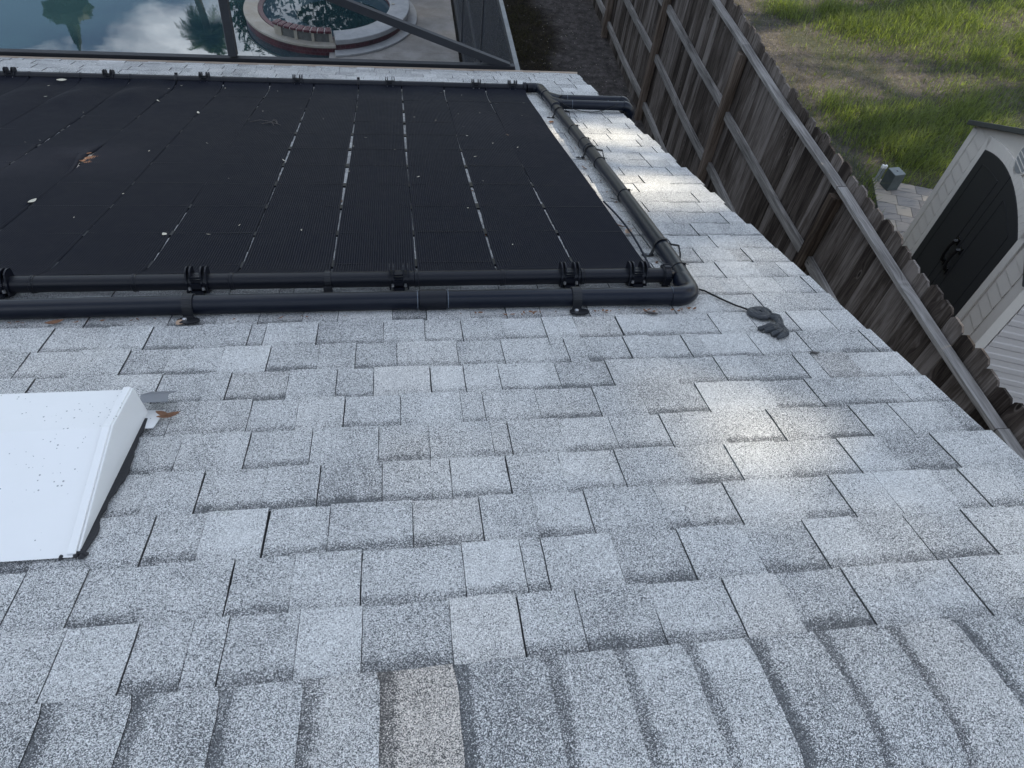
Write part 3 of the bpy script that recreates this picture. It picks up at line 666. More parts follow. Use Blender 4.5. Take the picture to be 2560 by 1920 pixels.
for k in range(60):
    i = random.randint(1, 14); t = random.random()**.8; v = VB+.1+(VT-VB-.2)*t; u = random.random(); x = (XB[i]+(XT[i]-XB[i])*t)*(1-u)+(XB[i+1]+(XT[i+1]-XB[i+1])*t)*u
    leaf_mb(mb, (x, v), random.uniform(.006, .020)*(1+.5*t), random.uniform(.0025, .006), random.uniform(0, 3), .1, .2, .022+.010*t)
tag(mb.build('petal_scraps', ML_PALE), 'tiny pale petal and straw scraps strewn over the black mats', 'plant scraps', None, 'stuff')
mb = MB(); random.seed(5)
for k in range(6): a = random.uniform(0, 3); c = R(-.73+random.gauss(0,.03), 4.138+random.gauss(0,.02), .022); d = ex*math.cos(a)*.06+ev*math.sin(a)*.04; mb.tube([c-d, c+en*.012, c+d], .0022, 5)
tag(mb.build('twig', ML_DK), 'small dark forked twig lying on the upper middle mats', 'twig')

# ------------------------------------------------------------------ ground
def ground_mat():
    M = Mat('soil_and_turf', (.1,.09,.08), .95, .1); p = M.pos(); g = M.n('ShaderNodeNewGeometry'); sx = M.n('ShaderNodeSeparateXYZ'); M.l(g.outputs['Position'], sx.inputs[0])
    n1 = M.noise(p, 1.3, 6, .65); n2 = M.noise(p, 9, 6, .7); n3 = M.noise(p, 60, 4, .7)
    soil = M.ramp(M.math('ADD', M.math('MULTIPLY', n2, .6), M.math('MULTIPLY', n3, .4)), [(.35, (.040,.037,.036)), (.55, (.105,.094,.088)), (.72, (.19,.172,.162))])
    peat = M.ramp(M.math('ADD', M.math('MULTIPLY', n2, .55), M.math('MULTIPLY', n3, .45)), [(.38, (.010,.009,.008)), (.55, (.030,.025,.019)), (.72, (.072,.058,.040))])
    sand = M.ramp(M.math('ADD', M.math('MULTIPLY', n2, .6), M.math('MULTIPLY', n3, .4)), [(.35, (.026,.024,.024)), (.52, (.085,.077,.076)), (.70, (.20,.185,.18))])
    fx = M.math('ADD', sx.outputs[0], M.math('MULTIPLY', M.math('SUBTRACT', n1, .5), 1.1))
    yard = M.mix(M.step(fx, 2.35, 2.75), peat, sand)
    c = M.mix(M.step(sx.outputs[0], 3.40, 3.55), yard, soil)
    green = M.step(n1, .45, .62); c = M.mix(M.math('MULTIPLY', M.math('MULTIPLY', green, M.step(sx.outputs[0], 3.6, 4.2)), .45), c, (.035,.055,.018))
    M.color(c); M.bump(M.math('ADD', n2, M.math('MULTIPLY', n3, .5)), .9, .03); return M.m
M_GR = ground_mat()
mb = MB(); px0, px1, py0, py1 = -11.0, -.9, 6.6, 19.0; B = 500
for (a, b, c, d) in ((-B, px0, -B, B), (px1, B, -B, B), (px0, px1, -B, py0), (px0, px1, py1, B)):
    i = len(mb.v); mb.v += [(a,c,GZ), (b,c,GZ), (b,d,GZ), (a,d,GZ)]; mb.face([i,i+1,i+2,i+3])
tag(mb.build('ground', M_GR), 'dark soil yard and patchy lawn soil', 'ground', None, 'structure')
mb = MB(); mb.box(-11.2, -11.0, 6.4, 19.2, -4.3, -4.20); mb.box(-11.0, -.985, 6.4, 6.7, -4.3, -4.20); mb.box(-11.0, -.985, 18.9, 19.2, -4.3, -4.20)
mb.box(-.985, .95, 6.4, 10.8, -4.32, -4.2); mb.box(-.985, .95, 10.808, 12.04, -4.32, -4.2); mb.box(-.985, .95, 12.048, 19.2, -4.32, -4.2)
tag(mb.build('pool_deck', M_DECK, bevel=.004), 'stained concrete pool deck', 'pool deck', None, 'structure')
mb = MB(); mb.box(-.985, .95, 10.8, 10.808, -4.32, -4.203); mb.box(-.985, .95, 12.04, 12.048, -4.32, -4.203); o = mb.build('deck_joint', M_LEDGE)
tag(o, 'pale joint strips in the pool deck', 'deck joint', None, 'structure')
mb = MB(); i = 0; mb.v += [(px0-.1,py0,-4.25), (px1+.02,py0,-4.25), (px1+.02,py1,-4.25), (px0-.1,py1,-4.25)]; mb.face([0,1,2,3])
tag(mb.build('pool_water', M_WATER), 'teal pool water mirroring clouds and trees', 'water', None, 'structure')

# ------------------------------------------------------------------ spa
spa = empty('spa', (*SPC, -4.25), 'round raised spa with burgundy tiles at the edge of the pool, behind the screen', 'spa')
A = lambda d: math.radians(d)
RS = 1.26; pw = lambda x, y: math.atan2(y-SPC[1], x-SPC[0])
aR = A(-82); aL = A(-236)      # pool side arc runs clockwise from aR to aL
mb = MB(); mb.ring(SPC, 1.12, RS, -4.6, -4.135, A(124), A(278), 60); mb.build('tile_wall', M_TILE, spa)
mb = MB(); mb.ring(SPC, 1.06, RS+.015, -4.135, -4.10, A(124), A(278), 60); mb.build('ledge', M_LEDGE, spa, bevel=.004)
mb = MB(); mb.ring(SPC, .985, 1.055, -4.5, -4.095, 0, 2*PI, 72); mb.build('inner_tile', M_TILE, spa)
mb = MB(); mb.ring(SPC, .99, 1.30, -4.075, -4.0, A(-82), A(124), 60); mb.build('coping', M_COPE, spa, bevel=.012)
mb = MB(); mb.ring(SPC, 1.0, 1.262, -4.18, -4.078, A(-82), A(124), 60); tag(mb.build('tile_band', M_TILE, spa), 'burgundy tile band below the coping')
mb = MB(); mb.ring(SPC, .99, 1.42, -4.199, -4.165, A(-83), A(124), 60); mb.build('step', M_COPE, spa, bevel=.008)
mb = MB()
for a0, a1 in ((-128.5, -122), (-111.5, -109), (-98.5, -96.5), (-86, -83.5)): mb.ring(SPC, 1.07, 1.165, -4.10, -3.965, A(a0), A(a1), 4)
sw = mb.build('spillway_wall', M_LEDGE, spa)
mb = MB()
for a0, a1 in ((-122, -111.5), (-109, -98.5), (-96.5, -86)): mb.ring(SPC, 1.085, 1.145, -4.10, -3.967, A(a0), A(a1), 8)
mb.build('stone_inset', M_STONE, sw)
mb = MB()
for k in range(9):
    a0 = -129+k*5.05; mb.ring(SPC, 1.045, 1.185, -3.965, -3.925, A(a0), A(a0+4.55), 5)
mb.build('bullnose_tile', M_TILE2, spa, bevel=.012)
mb = MB(); mb.ring(SPC, 1.055, 1.175, -3.966, -3.936, A(-128.5), A(-84), 24); mb.build('grout_bed', M_GROUT, spa)
mb = MB(); n = 72
b = mb.vert((*SPC, -4.11)); 
for k in range(n): mb.vert((SPC[0]+.99*math.cos(2*PI*k/n), SPC[1]+.99*math.sin(2*PI*k/n), -4.11))
for k in range(n): mb.face([0, 1+k, 1+(k+1) % n])
mb.build('spa_water', M_SPAW, spa)
mb = MB(); fc = (-.86, 11.78)
mb.vert((*fc, -4.106))
for k in range(n): mb.vert((fc[0]+.66*math.cos(2*PI*k/n), fc[1]+.52*math.sin(2*PI*k/n)+.0, -4.106))
for k in range(n): mb.face([0, 1+k, 1+(k+1) % n])
mb.build('footwell', M_WELL, spa)
mb = MB(); mb.tube([(-.02, 11.98, -4.0), (-.02, 11.98, -3.992)], .028, 14); mb.build('air_button', M_LEDGE, spa)

# ------------------------------------------------------------------ pool cage
cage = empty('pool_cage', (-1, e.y+.05, e.z), 'dark framed screen enclosure rising from the eave over the pool', 'screen enclosure')
y0 = e.y+.045; zb = e.z+.0
mb = MB(); mb.box(-9.5, 1.0, y0, y0+.05, zb-.04, zb+.030); mb.build('bottom_rail', M_BRONZE, cage)
mb = MB(); mb.box(-9.5, 1.03, y0-.020, y0-.002, zb-.06, zb-.006); mb.build('gutter_lip', M_BRONZE, cage)
mb = MB(); up = Vector((0, math.cos(A(80)), math.sin(A(80))))
def mullion(x):
    mb = MB(); p = Vector((x, y0+.025, zb+.045)); mb.beam(p, p+up*1.7, .062, .08, up=(0,1,0)); m_ = mb.build('mullion', M_BRONZE, cage)
    mb = MB(); mb.beam(p+Vector((-.0335,-.02,0)), p+up*1.7+Vector((-.0335,-.02,0)), .006, .02, up=(0,1,0)); mb.build('trim_strip', M_BRONZ2, m_)
mullion(-1.30); mullion(-3.75)
mb = MB(); p = Vector((.90, y0+.03, zb+.03)); d = Vector((-math.cos(A(18.6)), 0.04, math.sin(A(18.6)))); mb.beam(p+Vector((.05,0,-.018)), p+d*5.2, .045, .062, up=(0,0,1)); db = mb.build('sloping_beam', M_BRONZE, cage)
mb = MB(); mb.beam(p+Vector((.05,0,.010)), p+d*5.2+Vector((0,0,.028)), .042, .005, up=(0,0,1)); mb.build('pale_top', M_BEAMTOP, db)  # paler strip along the top of the sloping beam
mb = MB(); mb.box(1.015, 1.06, y0, 16, zb-.075, zb-.03); mb.box(1.02, 1.055, 15.9, 16, GZ, zb-.075); mb.box(1.02, 1.055, y0, y0+.05, GZ, zb-.075); mb.build('side_beam', M_BRONZE, cage)
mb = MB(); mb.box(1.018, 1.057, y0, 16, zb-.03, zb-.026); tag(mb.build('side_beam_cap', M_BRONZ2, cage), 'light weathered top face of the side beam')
mb = MB()
for yy in (8.6, 11.2, 13.8): mb.box(1.02, 1.05, yy, yy+.05, GZ, zb-.08)
mb.box(1.02, 1.05, y0+.06, 16, GZ+.9, GZ+.95); mb.box(1.0, 1.07, y0+.06, 16, GZ+.002, GZ+.06); mb.build('side_post', M_BRONZE, cage)
def quad(name, P, m):
    mb = MB(); mb.v += [tuple(p) for p in P]; mb.face([0,1,2,3][:len(P)]); return mb.build(name, m, cage)
q0 = Vector((.90, y0+.03, zb+.045)); q1 = p+d*5.2
quad('front_screen', [Vector((-4.0, y0+.03, zb+.031)), q0, q1, Vector((-4.0, y0+.03+.2, q1.z))], M_SCR)
quad('side_screen', [(1.036, y0+.01, GZ), (1.036, 16, GZ), (1.036, 16, zb-.08), (1.036, y0+.01, zb-.08)], M_SCRW)
quad('roof_screen', [(1.02, y0+.03, zb-.028), (1.02, 16, zb-.028), (q1.x, 16, q1.z), (q1.x, y0+.5, q1.z)], M_SCRT)

# ------------------------------------------------------------------ fence
fence = empty('fence', (3.5, 4.5, GZ), 'tall weathered wooden board fence seen from its rail side, beside the house', 'fence')
random.seed(31)
mb = MB(); y = -3.0; XF = 3.485
while y < 19:
    w = random.uniform(.136, .142); top = -1.862 + random.uniform(-.026, .022) + .02*math.sin(y*.9); th = .016; xo = XF + random.uniform(0, .007)
    cut = .028; rn = random.random(); lean = random.uniform(-.006, .006)
    pts = [(xo, y, GZ-.02), (xo, y+w, GZ-.02), (xo+.004, y+w+lean, top-cut), (xo+.004, y+w-cut+lean, top), (xo+.004, y+cut+lean, top), (xo+.004, y+lean, top-cut)]
    mb.prism(pts, (th, 0, 0), rnd=rn); y += w+random.uniform(.001, .007)
mb.build('board_panel', M_BOARD, fence)
posts = [16.45, 14.05, 11.66, 9.17, 6.69, 4.37, 2.03, -.35, -2.75]
for py in posts:
    mb = MB(); x_ = 3.395; tw = random.uniform(-.004, .004); mb.frame_box((x_, py-.045, GZ-.05), (.088, tw, 0), (-tw, .09, 0), (random.uniform(-.01,.01), random.uniform(-.012,.012), 2.24), rnd=random.random()); mb.build('post', M_POST, fence, bevel=.004)
for i in range(len(posts)-1):
    ya, yb_ = posts[i+1]+.046, posts[i]-.046
    for zc, j in ((-2.70, 0), (-3.345, 1), (-4.01, 2)):
        sa, sb = random.uniform(-.02, .02), random.uniform(-.02, .02)
        mb = MB(); K = 8
        base = []
        for k in range(K+1):
            t = k/K; yy = ya+(yb_-ya)*t; zz = zc+sa*(1-t)+sb*t-.012*math.sin(PI*t)*random.uniform(.5,1); xx = 3.442+.006*math.sin(t*5+i)
            base.append([mb.vert(q) for q in ((xx, yy, zz-.044), (xx+.040, yy, zz-.044), (xx+.040, yy, zz+.044), (xx, yy, zz+.044))])
        for k in range(K):
            for q in range(4): mb.face([base[k][q], base[k][(q+1) % 4], base[k+1][(q+1) % 4], base[k+1][q]], rnd=.3+.4*random.random()*0+.4*((i*3+j) % 3)/3)
        mb.face(base[0][::-1], rnd=.5); mb.face(base[K], rnd=.5); mb.build('rail', M_RAIL, fence)
    mb = MB(); K = 10; base = []; s0 = random.uniform(-.006, .006)
    for k in range(K+1):                     # top rail lies flat over the post tops
        t = k/K; yy = posts[i+1]+.004+(posts[i]-posts[i+1]-.008)*t; zz = -2.012+s0*(1-t)-.010*math.sin(PI*t); xx = 3.400+.006*math.sin(t*4+i*2)
        base.append([mb.vert(q) for q in ((xx, yy, zz), (xx+.080, yy, zz), (xx+.080, yy, zz+.034), (xx, yy, zz+.034))])
    for k in range(K):
        for q in range(4): mb.face([base[k][q], base[k][(q+1) % 4], base[k+1][(q+1) % 4], base[k+1][q]], rnd=.45+.1*(i % 3))
    mb.face(base[0][::-1], rnd=.5); mb.face(base[K], rnd=.5); mb.build('top_rail', M_RAIL, fence)

# ------------------------------------------------------------------ paving, block, pvc pipes
pd1 = Vector((.944, -.330, 0)).normalized(); pd2 = Vector((.330, .944, 0)).normalized(); PC = Vector((6.446, 7.70, -4.2))
def paver_mat():
    M = Mat('concrete_paver', (.3,.3,.3), .85, .25); p = M.pos(); rn = M.attr('rnd')
    a = M.ramp(rn, [(0, (.19,.18,.175)), (.35, (.27,.255,.245)), (.7, (.33,.30,.27)), (1, (.38,.34,.29))])
    cb = M.n('ShaderNodeMapping'); cb.inputs['Rotation'].default_value = (0, 0, .33); cb.inputs['Scale'].default_value = (1.2, 7, 1); g = M.n('ShaderNodeNewGeometry'); M.l(g.outputs['Position'], cb.inputs[0])
    sw = M.noise(cb.outputs[0], 2.6, 6, .65, 1.2); c = M.mix(M.step(sw, .5, .72), a, (.13,.135,.145)); M.color(M.mix(M.math('MULTIPLY', M.noise(p, 60, 4), .3), c, (.1,.1,.1))); M.bump(sw, .4, .004); return M.m
mb = MB(); random.seed(17)
rows = [(.0, .20), (.20, .34), (.34, .56), (.56, .78), (.78, .93), (.93, 1.15), (1.15, 1.4), (1.4, 1.7), (1.7, 2.0)]
mb2 = MB(); mb2.frame_box(PC - pd2*2.6 - Vector((0,0,.055)), pd1*1.6, pd2*2.6, Vector((0,0,.048)))
for r0, r1 in rows:
    x = 0; first = True
    while x < 1.6:
        w = random.choice([.20,.30,.34,.42,.48]) if not first else .19+.1*random.random(); first = False
        w = min(w, 1.6-x) 
        mb.frame_box(PC + pd1*(x+.003) - pd2*(r1-.003) - Vector((0,0,.05)), pd1*(w-.005), pd2*(r1-r0-.005), Vector((0,0,.05+random.uniform(-.001,.001))), rnd=random.random()); x += w
MPV = paver_mat()
o = mb.build('paver_patio', MPV, bevel=.003); tag(o, 'patio of grey and tan concrete pavers', 'paving', None, 'structure')
o2 = mb2.build('paver_bedding', simple('paver_edge', (.10,.10,.095), .9)); tag(o2, 'dark bedding under the pavers', 'paving', None, 'structure')
blk = empty('concrete_block', (6.56, 7.47, -4.2), 'square dark grey concrete block on the corner of the pavers', 'block')
T0 = [Vector(q) for q in ((6.479,7.548,0), (6.502,7.377,0), (6.672,7.405,0), (6.648,7.572,0))]
M_BLK = simple('stained_block', (.075,.092,.095), .8, var=.55, sc=11, bump=.4); M_BLKT = simple('block_lit_top', (.17,.195,.205), .7, var=.3, sc=15)
mb = MB(); mb.prism([t+Vector((0,0,-4.198)) for t in T0], (0,0,.24)); mb.build('body', M_BLK, blk, bevel=.006)
cb_ = sum(T0, Vector())/4
mb = MB(); mb.prism([cb_+(t-cb_)*.985+Vector((0,0,-3.9575)) for t in T0], (0,0,.008)); lit_top = mb.build('lit_top', M_BLKT, blk, bevel=.002)  # paler plate, its colour stands in for light on the block top
mb = MB(); mb.prism([cb_+(t-cb_)*.13+Vector((0,0,-3.9492)) for t in T0], (0,0,.002)); mb.build('lifting_slot', M_FELT, lit_top)
M_PVCG = simple('grey_pvc', (.34,.38,.40), .5, var=.2); M_PVCW = simple('white_pvc_cap', (.80,.82,.83), .3, var=.05)
for (bx, by), (tx, ty), lab in (((6.502,7.690),(6.450,7.622),'left of two short grey pvc pipes with white caps behind the concrete block'), ((6.548,7.680),(6.49,7.613),'right of two short grey pvc pipes with white caps, nearer the concrete block')):
    r_ = empty('pvc_pipe', (bx, by, -4.2), lab, 'pipe', 'capped pvc pipes beside the concrete block')
    bx, by = tx+ (tx-tx), ty; base = Vector((tx+.052, ty+.072, -4.2)); 
    mb = MB(); mb.tube([(tx, ty, -4.22), (tx, ty, -3.98)], .016, 16); mb.build('tube', M_PVCG, r_, smooth=True)
    mb = MB(); mb.tube([(tx, ty, -4.0), (tx, ty, -3.965), (tx, ty, -3.955), (tx, ty, -3.95)], [.020,.020,.016,.006], 16); mb.build('cap', M_PVCW, r_, smooth=True)
mb = MB(); yb2 = Vector((6.085, 6.14, -4.2)); mb.tube([yb2+Vector((-.06,.12,.0)), yb2+Vector((-.06,.12,.13)), yb2+Vector((-.055,.125,.16))], [.024,.024,.012], 14)
o = mb.build('yellow_marker', simple('yellow_plastic', (.75,.42,.02), .4), smooth=True); tag(o, 'small yellow plastic marker standing against the left foot of the shed', 'marker')

# ------------------------------------------------------------------ shed
E1 = Vector((.94, -.342, 0)).normalized(); E2 = Vector((.342, .94, 0)).normalized()
SLc = Vector((5.9415, 6.0775, -4.2)); WS = 2.46; SR = SLc - E2*WS; DEP = 2.4; EH = 1.75; RH = 2.33
shed = empty('shed', SR + E1*1.2 + E2*1.2, 'beige plastic garden shed with arched charcoal double doors beyond the fence', 'shed')
M_SHW = simple('shed_beige_resin', (.62,.585,.54), .6, var=.06, sc=30); M_SHL = simple('shed_trim_resin', (.68,.645,.60), .55, var=.05, sc=30)
M_SHS = simple('shed_side_resin', (.56,.53,.52), .6, var=.06, sc=30); M_CH = simple('charcoal_resin', (.020,.021,.024), .55, var=.1, sc=40); M_CHR = simple('charcoal_roof', (.045,.05,.048), .7, var=.3, sc=25)
def FP(u, z, o=0): return SR + E2*u + Vector((0,0,z)) - E1*o     # on the door side, u from the near corner
apex = WS/2
mb = MB(); mb.prism([FP(0,0), FP(WS,0), FP(WS,EH), FP(apex,RH), FP(0,EH)], E1*.04); mb.build('gable_wall', M_SHW, shed); mb = MB(); mb.prism([p_+E1*(DEP-.04) for p_ in (FP(0,0), FP(WS,0), FP(WS,EH), FP(apex,RH), FP(0,EH))], E1*.04)
mb.build('gable_wall', M_SHW, shed)
mb = MB(); mb.frame_box(SR+E1*.04+E2*.01, E1*(DEP-.08), E2*.04, Vector((0,0,EH-.02))); mb.build('side_wall', M_SHS, shed); mb = MB(); mb.frame_box(SR+E1*.04+E2*(WS-.05), E1*(DEP-.08), E2*.04, Vector((0,0,EH-.02)))
sw_ = mb.build('side_wall', M_SHS, shed)
# lap siding on both visible walls
du0, du1 = WS-1.96, WS-.50          # door opening in u
mb = MB(); z = .07
while z < EH-.05:
    mb.prism([FP(.14,z,.002), FP(.14,z,.012), FP(.14,z+.118,.003), FP(.14,z+.118,.002)], E2*(du0-.13-.14)); z += .135
mb.build('front_siding', M_SHW, shed)
mb = MB(); z = .07
while z < EH-.05:
    a, b = du1+.13, WS-.12; mb.prism([FP(a,z,.002), FP(a,z,.012), FP(a,z+.118,.003), FP(a,z+.118,.002)], E2*(b-a)); z += .135
mb.build('front_siding', M_SHW, shed)
mb = MB(); z = .05
for z in np.arange(.05, EH-.12, .135):
    for a, b in ((.10, 1.17), (1.178, 2.25)):
        q = lambda o, zz: SR + E1*a - E2*o + Vector((0,0,zz))
        mb.prism([q(.0,z), q(.012,z), q(.012,z+.05), q(.006,z+.062), q(.004,z+.120), q(.0,z+.122)], E1*(b-a))
mb.build('side_siding', M_SHS, shed)
mb = MB()
mb.frame_box(SR - E1*.014 - E2*.016, E1*.10, E2*.12, Vector((0,0,EH+.03))); mb.build('corner_post', M_SHL, shed, bevel=.008)
mb = MB(); mb.frame_box(FP(WS-.10,0,.014), E1*.08, E2*.115, Vector((0,0,EH-.01))); mb.build('corner_post', M_SHL, shed, bevel=.008); mb = MB()
mb.frame_box(SR+E1*(DEP-.10)-E2*.014, E1*.10, E2*.05, Vector((0,0,EH)))
mb.build('corner_post', M_SHL, shed, bevel=.008)
def door_pts(u0, u1, ins, o, zb_=.03):
    # arched leaf pair profile: crown over the full opening
    c = (du0+du1)/2; hw = (du1-du0)/2
    f = lambda u: 1.775 + .155*(1-((u-c)/hw)**2)
    us = np.linspace(u0+ins, u1-ins, 14)
    return [FP(u0+ins, zb_+ins, o), FP(u1-ins, zb_+ins, o)] + [FP(u, f(u)-ins, o) for u in us[::-1]]
mb = MB(); c = (du0+du1)/2; hw = (du1-du0)/2
f = lambda u, k: 1.775+k + .155*(1-((u-c)/(hw+k))**2)
us = np.linspace(du0-.10, du1+.10, 21); inn = np.linspace(du0, du1, 21)
poly = [FP(du0-.10, .0, .002)] + [FP(u, f(u, .10), .002) for u in us] + [FP(du1+.10, 0, .002), FP(du1, 0, .002)] + [FP(u, f(u, 0), .002) for u in inn[::-1]] + [FP(du0, 0, .002)]
n0 = len(mb.v)
outer = [FP(u, f(u,.10)) for u in us]; inner = [FP(u, f(u,0)) for u in inn]
for k in range(20):
    mb.prism([outer[k], outer[k+1], inner[k+1], inner[k]], -E1*.020)
mb.frame_box(FP(du0-.10,0), -E1*.020, E2*.10, Vector((0,0,f(du0-.10,.10)))); mb.frame_box(FP(du1,0), -E1*.020, E2*.10, Vector((0,0,f(du1+.10,.10))))
mb.build('door_surround', M_SHL, shed, bevel=.003)
for u0, u1, s_ in ((du0+.004, c-.004, 1), (c+.004, du1-.004, -1)):
    mb = MB(); mb.prism(door_pts(u0, u1, .0, .001), -E1*.022); dr = mb.build('door', M_CH, shed, bevel=.006)
    mb = MB()
    P_ = door_pts(u0, u1, .14, .023, .05)
    Q_ = [FP(*[0,0])]; cen = sum(P_, Vector())/len(P_)
    for k in range(len(P_)): mb.beam(P_[k], P_[(k+1) % len(P_)], .012, .008, up=-E1)
    mb.build('panel_moulding', M_CH, dr)
    hu = c - s_*.075
    mb = MB(); hz = 1.0
    A_ = [FP(hu, hz-.13, .024), FP(hu, hz-.12, .055), FP(hu, hz-.05, .070), FP(hu, hz+.05, .070), FP(hu, hz+.12, .055), FP(hu, hz+.13, .024)]
    mb.tube(A_, [.018,.017,.015,.015,.017,.018], 10); mb.frame_box(FP(hu-.030, hz-.165, .022), -E1*.014, E2*.06, Vector((0,0,.07))); mb.frame_box(FP(hu-.030, hz+.095, .022), -E1*.014, E2*.06, Vector((0,0,.07)))
    mb.build('handle', simple('handle_black', (.008,.008,.009), .35), dr, smooth=True)
mb = MB(); cz = 2.13; mb.tube([FP(apex, cz, .002), FP(apex, cz, .02)], .16, 28); vw = mb.build('gable_vent', M_SHL, shed)
mb = MB(); mb.tube([FP(apex, cz, .02), FP(apex, cz, .0225)], .135, 28); mb.build('louvre_plate', simple('vent_grey', (.26,.27,.28), .4), vw)
mb = MB()
for k in range(5): mb.beam(FP(apex-.12, cz-.08+.04*k, .026), FP(apex+.12, cz-.08+.04*k, .026), .006, .006, up=(0,0,1))
mb.build('louvre', M_SHL, vw)
mb = MB(); ov = .07
for s_ in (0, 1):
    u_e = -ov if s_ == 0 else WS+ov; ze = EH - ov*(RH-EH)/apex
    a_ = FP(u_e, ze+.0, .075); b_ = FP(apex, RH+.0, .075); mb.prism([a_, b_, b_+Vector((0,0,.055)), a_+Vector((0,0,.055))], E1*(DEP+.15))
mb.build('roof', M_CHR, shed, bevel=.006)
mb = MB()
mb.beam(FP(apex, RH+.062, .08), FP(apex, RH+.062, -DEP-.08), .10, .02); mb.build('ridge_strip', M_CHR, shed)

# ------------------------------------------------------------------ grass beyond the fence
def leafy(name, a, b, trans=.45, bias=0):
    M = Mat(name, a, .55, .3); p = M.pos(); rn = M.attr('rnd'); n = M.noise(p, 1.1, 4, .6)
    c = M.mix(rn, a, b); c = M.mix(M.step(n, .35, .7), M.mix(.5, c, (.02,.02,.005), 'ADD'), c); M.color(c)
    o = M.t.nodes['Material Output']; t = M.n('ShaderNodeBsdfTranslucent'); x = M.n('ShaderNodeMixShader'); x.inputs[0].default_value = trans
    M.l(M.mix(1.0, c, (1.75,1.85,.80), 'MULTIPLY'), t.inputs[0]); M.l(M.b.outputs[0], x.inputs[1]); M.l(t.outputs[0], x.inputs[2]); M.l(x.outputs[0], o.inputs[0]); return M.m
M_GRASS = leafy('grass_blades', (.055,.078,.028), (.185,.225,.085)); M_STRAW = leafy('straw_blades', (.12,.10,.07), (.24,.21,.15), .3)
def hashn(x, y, s): # cheap value noise
    x = x*s; y = y*s; xi = np.floor(x).astype(int); yi = np.floor(y).astype(int); fx = x-xi; fy = y-yi; fx = fx*fx*(3-2*fx); fy = fy*fy*(3-2*fy)
    h = lambda a, b: np.modf(np.abs(np.sin(a*127.1+b*311.7+13.7)*43758.5453))[0]
    return (h(xi,yi)*(1-fx)+h(xi+1,yi)*fx)*(1-fy)+(h(xi,yi+1)*(1-fx)+h(xi+1,yi+1)*fx)*fy
def density(x, y):
    n = .55*hashn(x,y,1.1)+.3*hashn(x+5,y,2.7)+.15*hashn(x,y+9,6.1)
    d = np.clip((n-.30)*3.2, 0.05, 1)
    for cx, cy, rx, ry, a in ((7.9,10.55,2.1,.85,.97), (8.9,10.9,1.3,.7,.9), (6.4,11.4,1.1,1.4,.93), (6.4,12.9,.7,.9,.95), (7.6,11.6,1.0,.45,.8), (5.9,9.6,.55,2.5,.7), (9.9,10.6,.7,.5,.5), (10.3,12.0,.8,.4,.5)):
        d = d*(1-a*np.exp(-(((x-cx)/rx)**2+((y-cy)/ry)**2)**1.5))
    for cx, cy, rx, ry, a in ((8.1,9.1,1.1,.65,.9), (6.75,9.5,.35,.5,.9), (9.0,12.4,1.5,.9,.8), (7.2,12.9,.45,.5,.9), (10.2,11.6,1.4,1.2,.5), (7.5,8.2,.9,.4,.7), (9.4,9.9,.9,.6,.5)):
        d = np.maximum(d, a*np.exp(-(((x-cx)/rx)**2+((y-cy)/ry)**2)**1.5))
    return d
def blades(n, xr, yr, dens, hmin, hmax, mat, name, label, wid=.006):
    x = rng.uniform(*xr, n); y = rng.uniform(*yr, n); d = dens(x, y); keep = rng.random(n) < d
    # keep grass off pavers and out of the shed
    q = (x-PC.x)*pd1.x+(y-PC.y)*pd1.y; w = (x-PC.x)*pd2.x+(y-PC.y)*pd2.y; keep &= ~((q > -.01) & (q < 1.62) & (w < .01) & (w > -2.6))
    q = (x-SR.x)*E1.x+(y-SR.y)*E1.y; w = (x-SR.x)*E2.x+(y-SR.y)*E2.y; keep &= ~((q > -.02) & (q < DEP) & (w > -.02) & (w < WS+.02))
    x, y, d = x[keep], y[keep], d[keep]; n = len(x)
    h = rng.uniform(hmin, hmax, n)*(.5+.7*d); az = rng.uniform(0, 2*PI, n); ln = rng.uniform(.2, 1.0, n)*h; wd = wid*rng.uniform(.6, 1.3, n)
    px, py = -np.sin(az)*wd/2, np.cos(az)*wd/2; dx, dy = np.cos(az)*ln, np.sin(az)*ln; z0 = np.full(n, GZ)
    V = np.stack([np.stack([x-px,y-py,z0],1), np.stack([x+px,y+py,z0],1), np.stack([x+px*.8+dx*.35,y+py*.8+dy*.35,z0+h*.6],1), np.stack([x-px*.8+dx*.35,y-py*.8+dy*.35,z0+h*.6],1),
                  np.stack([x+dx+px*.15,y+dy+py*.15,z0+h*.92],1), np.stack([x+dx-px*.15,y+dy-py*.15,z0+h*.92],1)], 1).reshape(-1, 3)
    b = np.arange(n)[:, None]*6; F = np.concatenate([b+np.array([0,1,2,3]), b+np.array([3,2,4,5])], 1).reshape(-1, 4)
    r = np.repeat(rng.random(n), 2); o = npmesh(name, V, F, mat, None, {'rnd': r}); return tag(o, label, 'grass', None, 'stuff')
blades(170000, (3.7, 14.0), (5.5, 15.5), density, .07, .23, M_GRASS, 'grass', 'patchy green lawn grass beyond the fence', .009)
blades(60000, (3.7, 14.0), (5.5, 15.5), lambda x, y: 1-density(x, y)*.8, .02, .06, M_STRAW, 'dry_grass', 'dry straw coloured grass stubble on the bare soil beyond the fence', .005)
M_MOSS = leafy('yard_weeds', (.022,.020,.010), (.060,.052,.026), .2)
blades(60000, (1.0, 3.3), (8.0, 15), lambda x, y: np.clip((hashn(x,y,2.2)*.6+hashn(x,y,6)*.4-.2)*1.8, 0, 1)*np.clip((2.75-x+.5*(hashn(x,y,1.5)-.5))*2.5, 0.04, 1), .015, .05, M_MOSS, 'yard_weeds', 'low brown weeds on the dark soil strip between house and fence', .007)
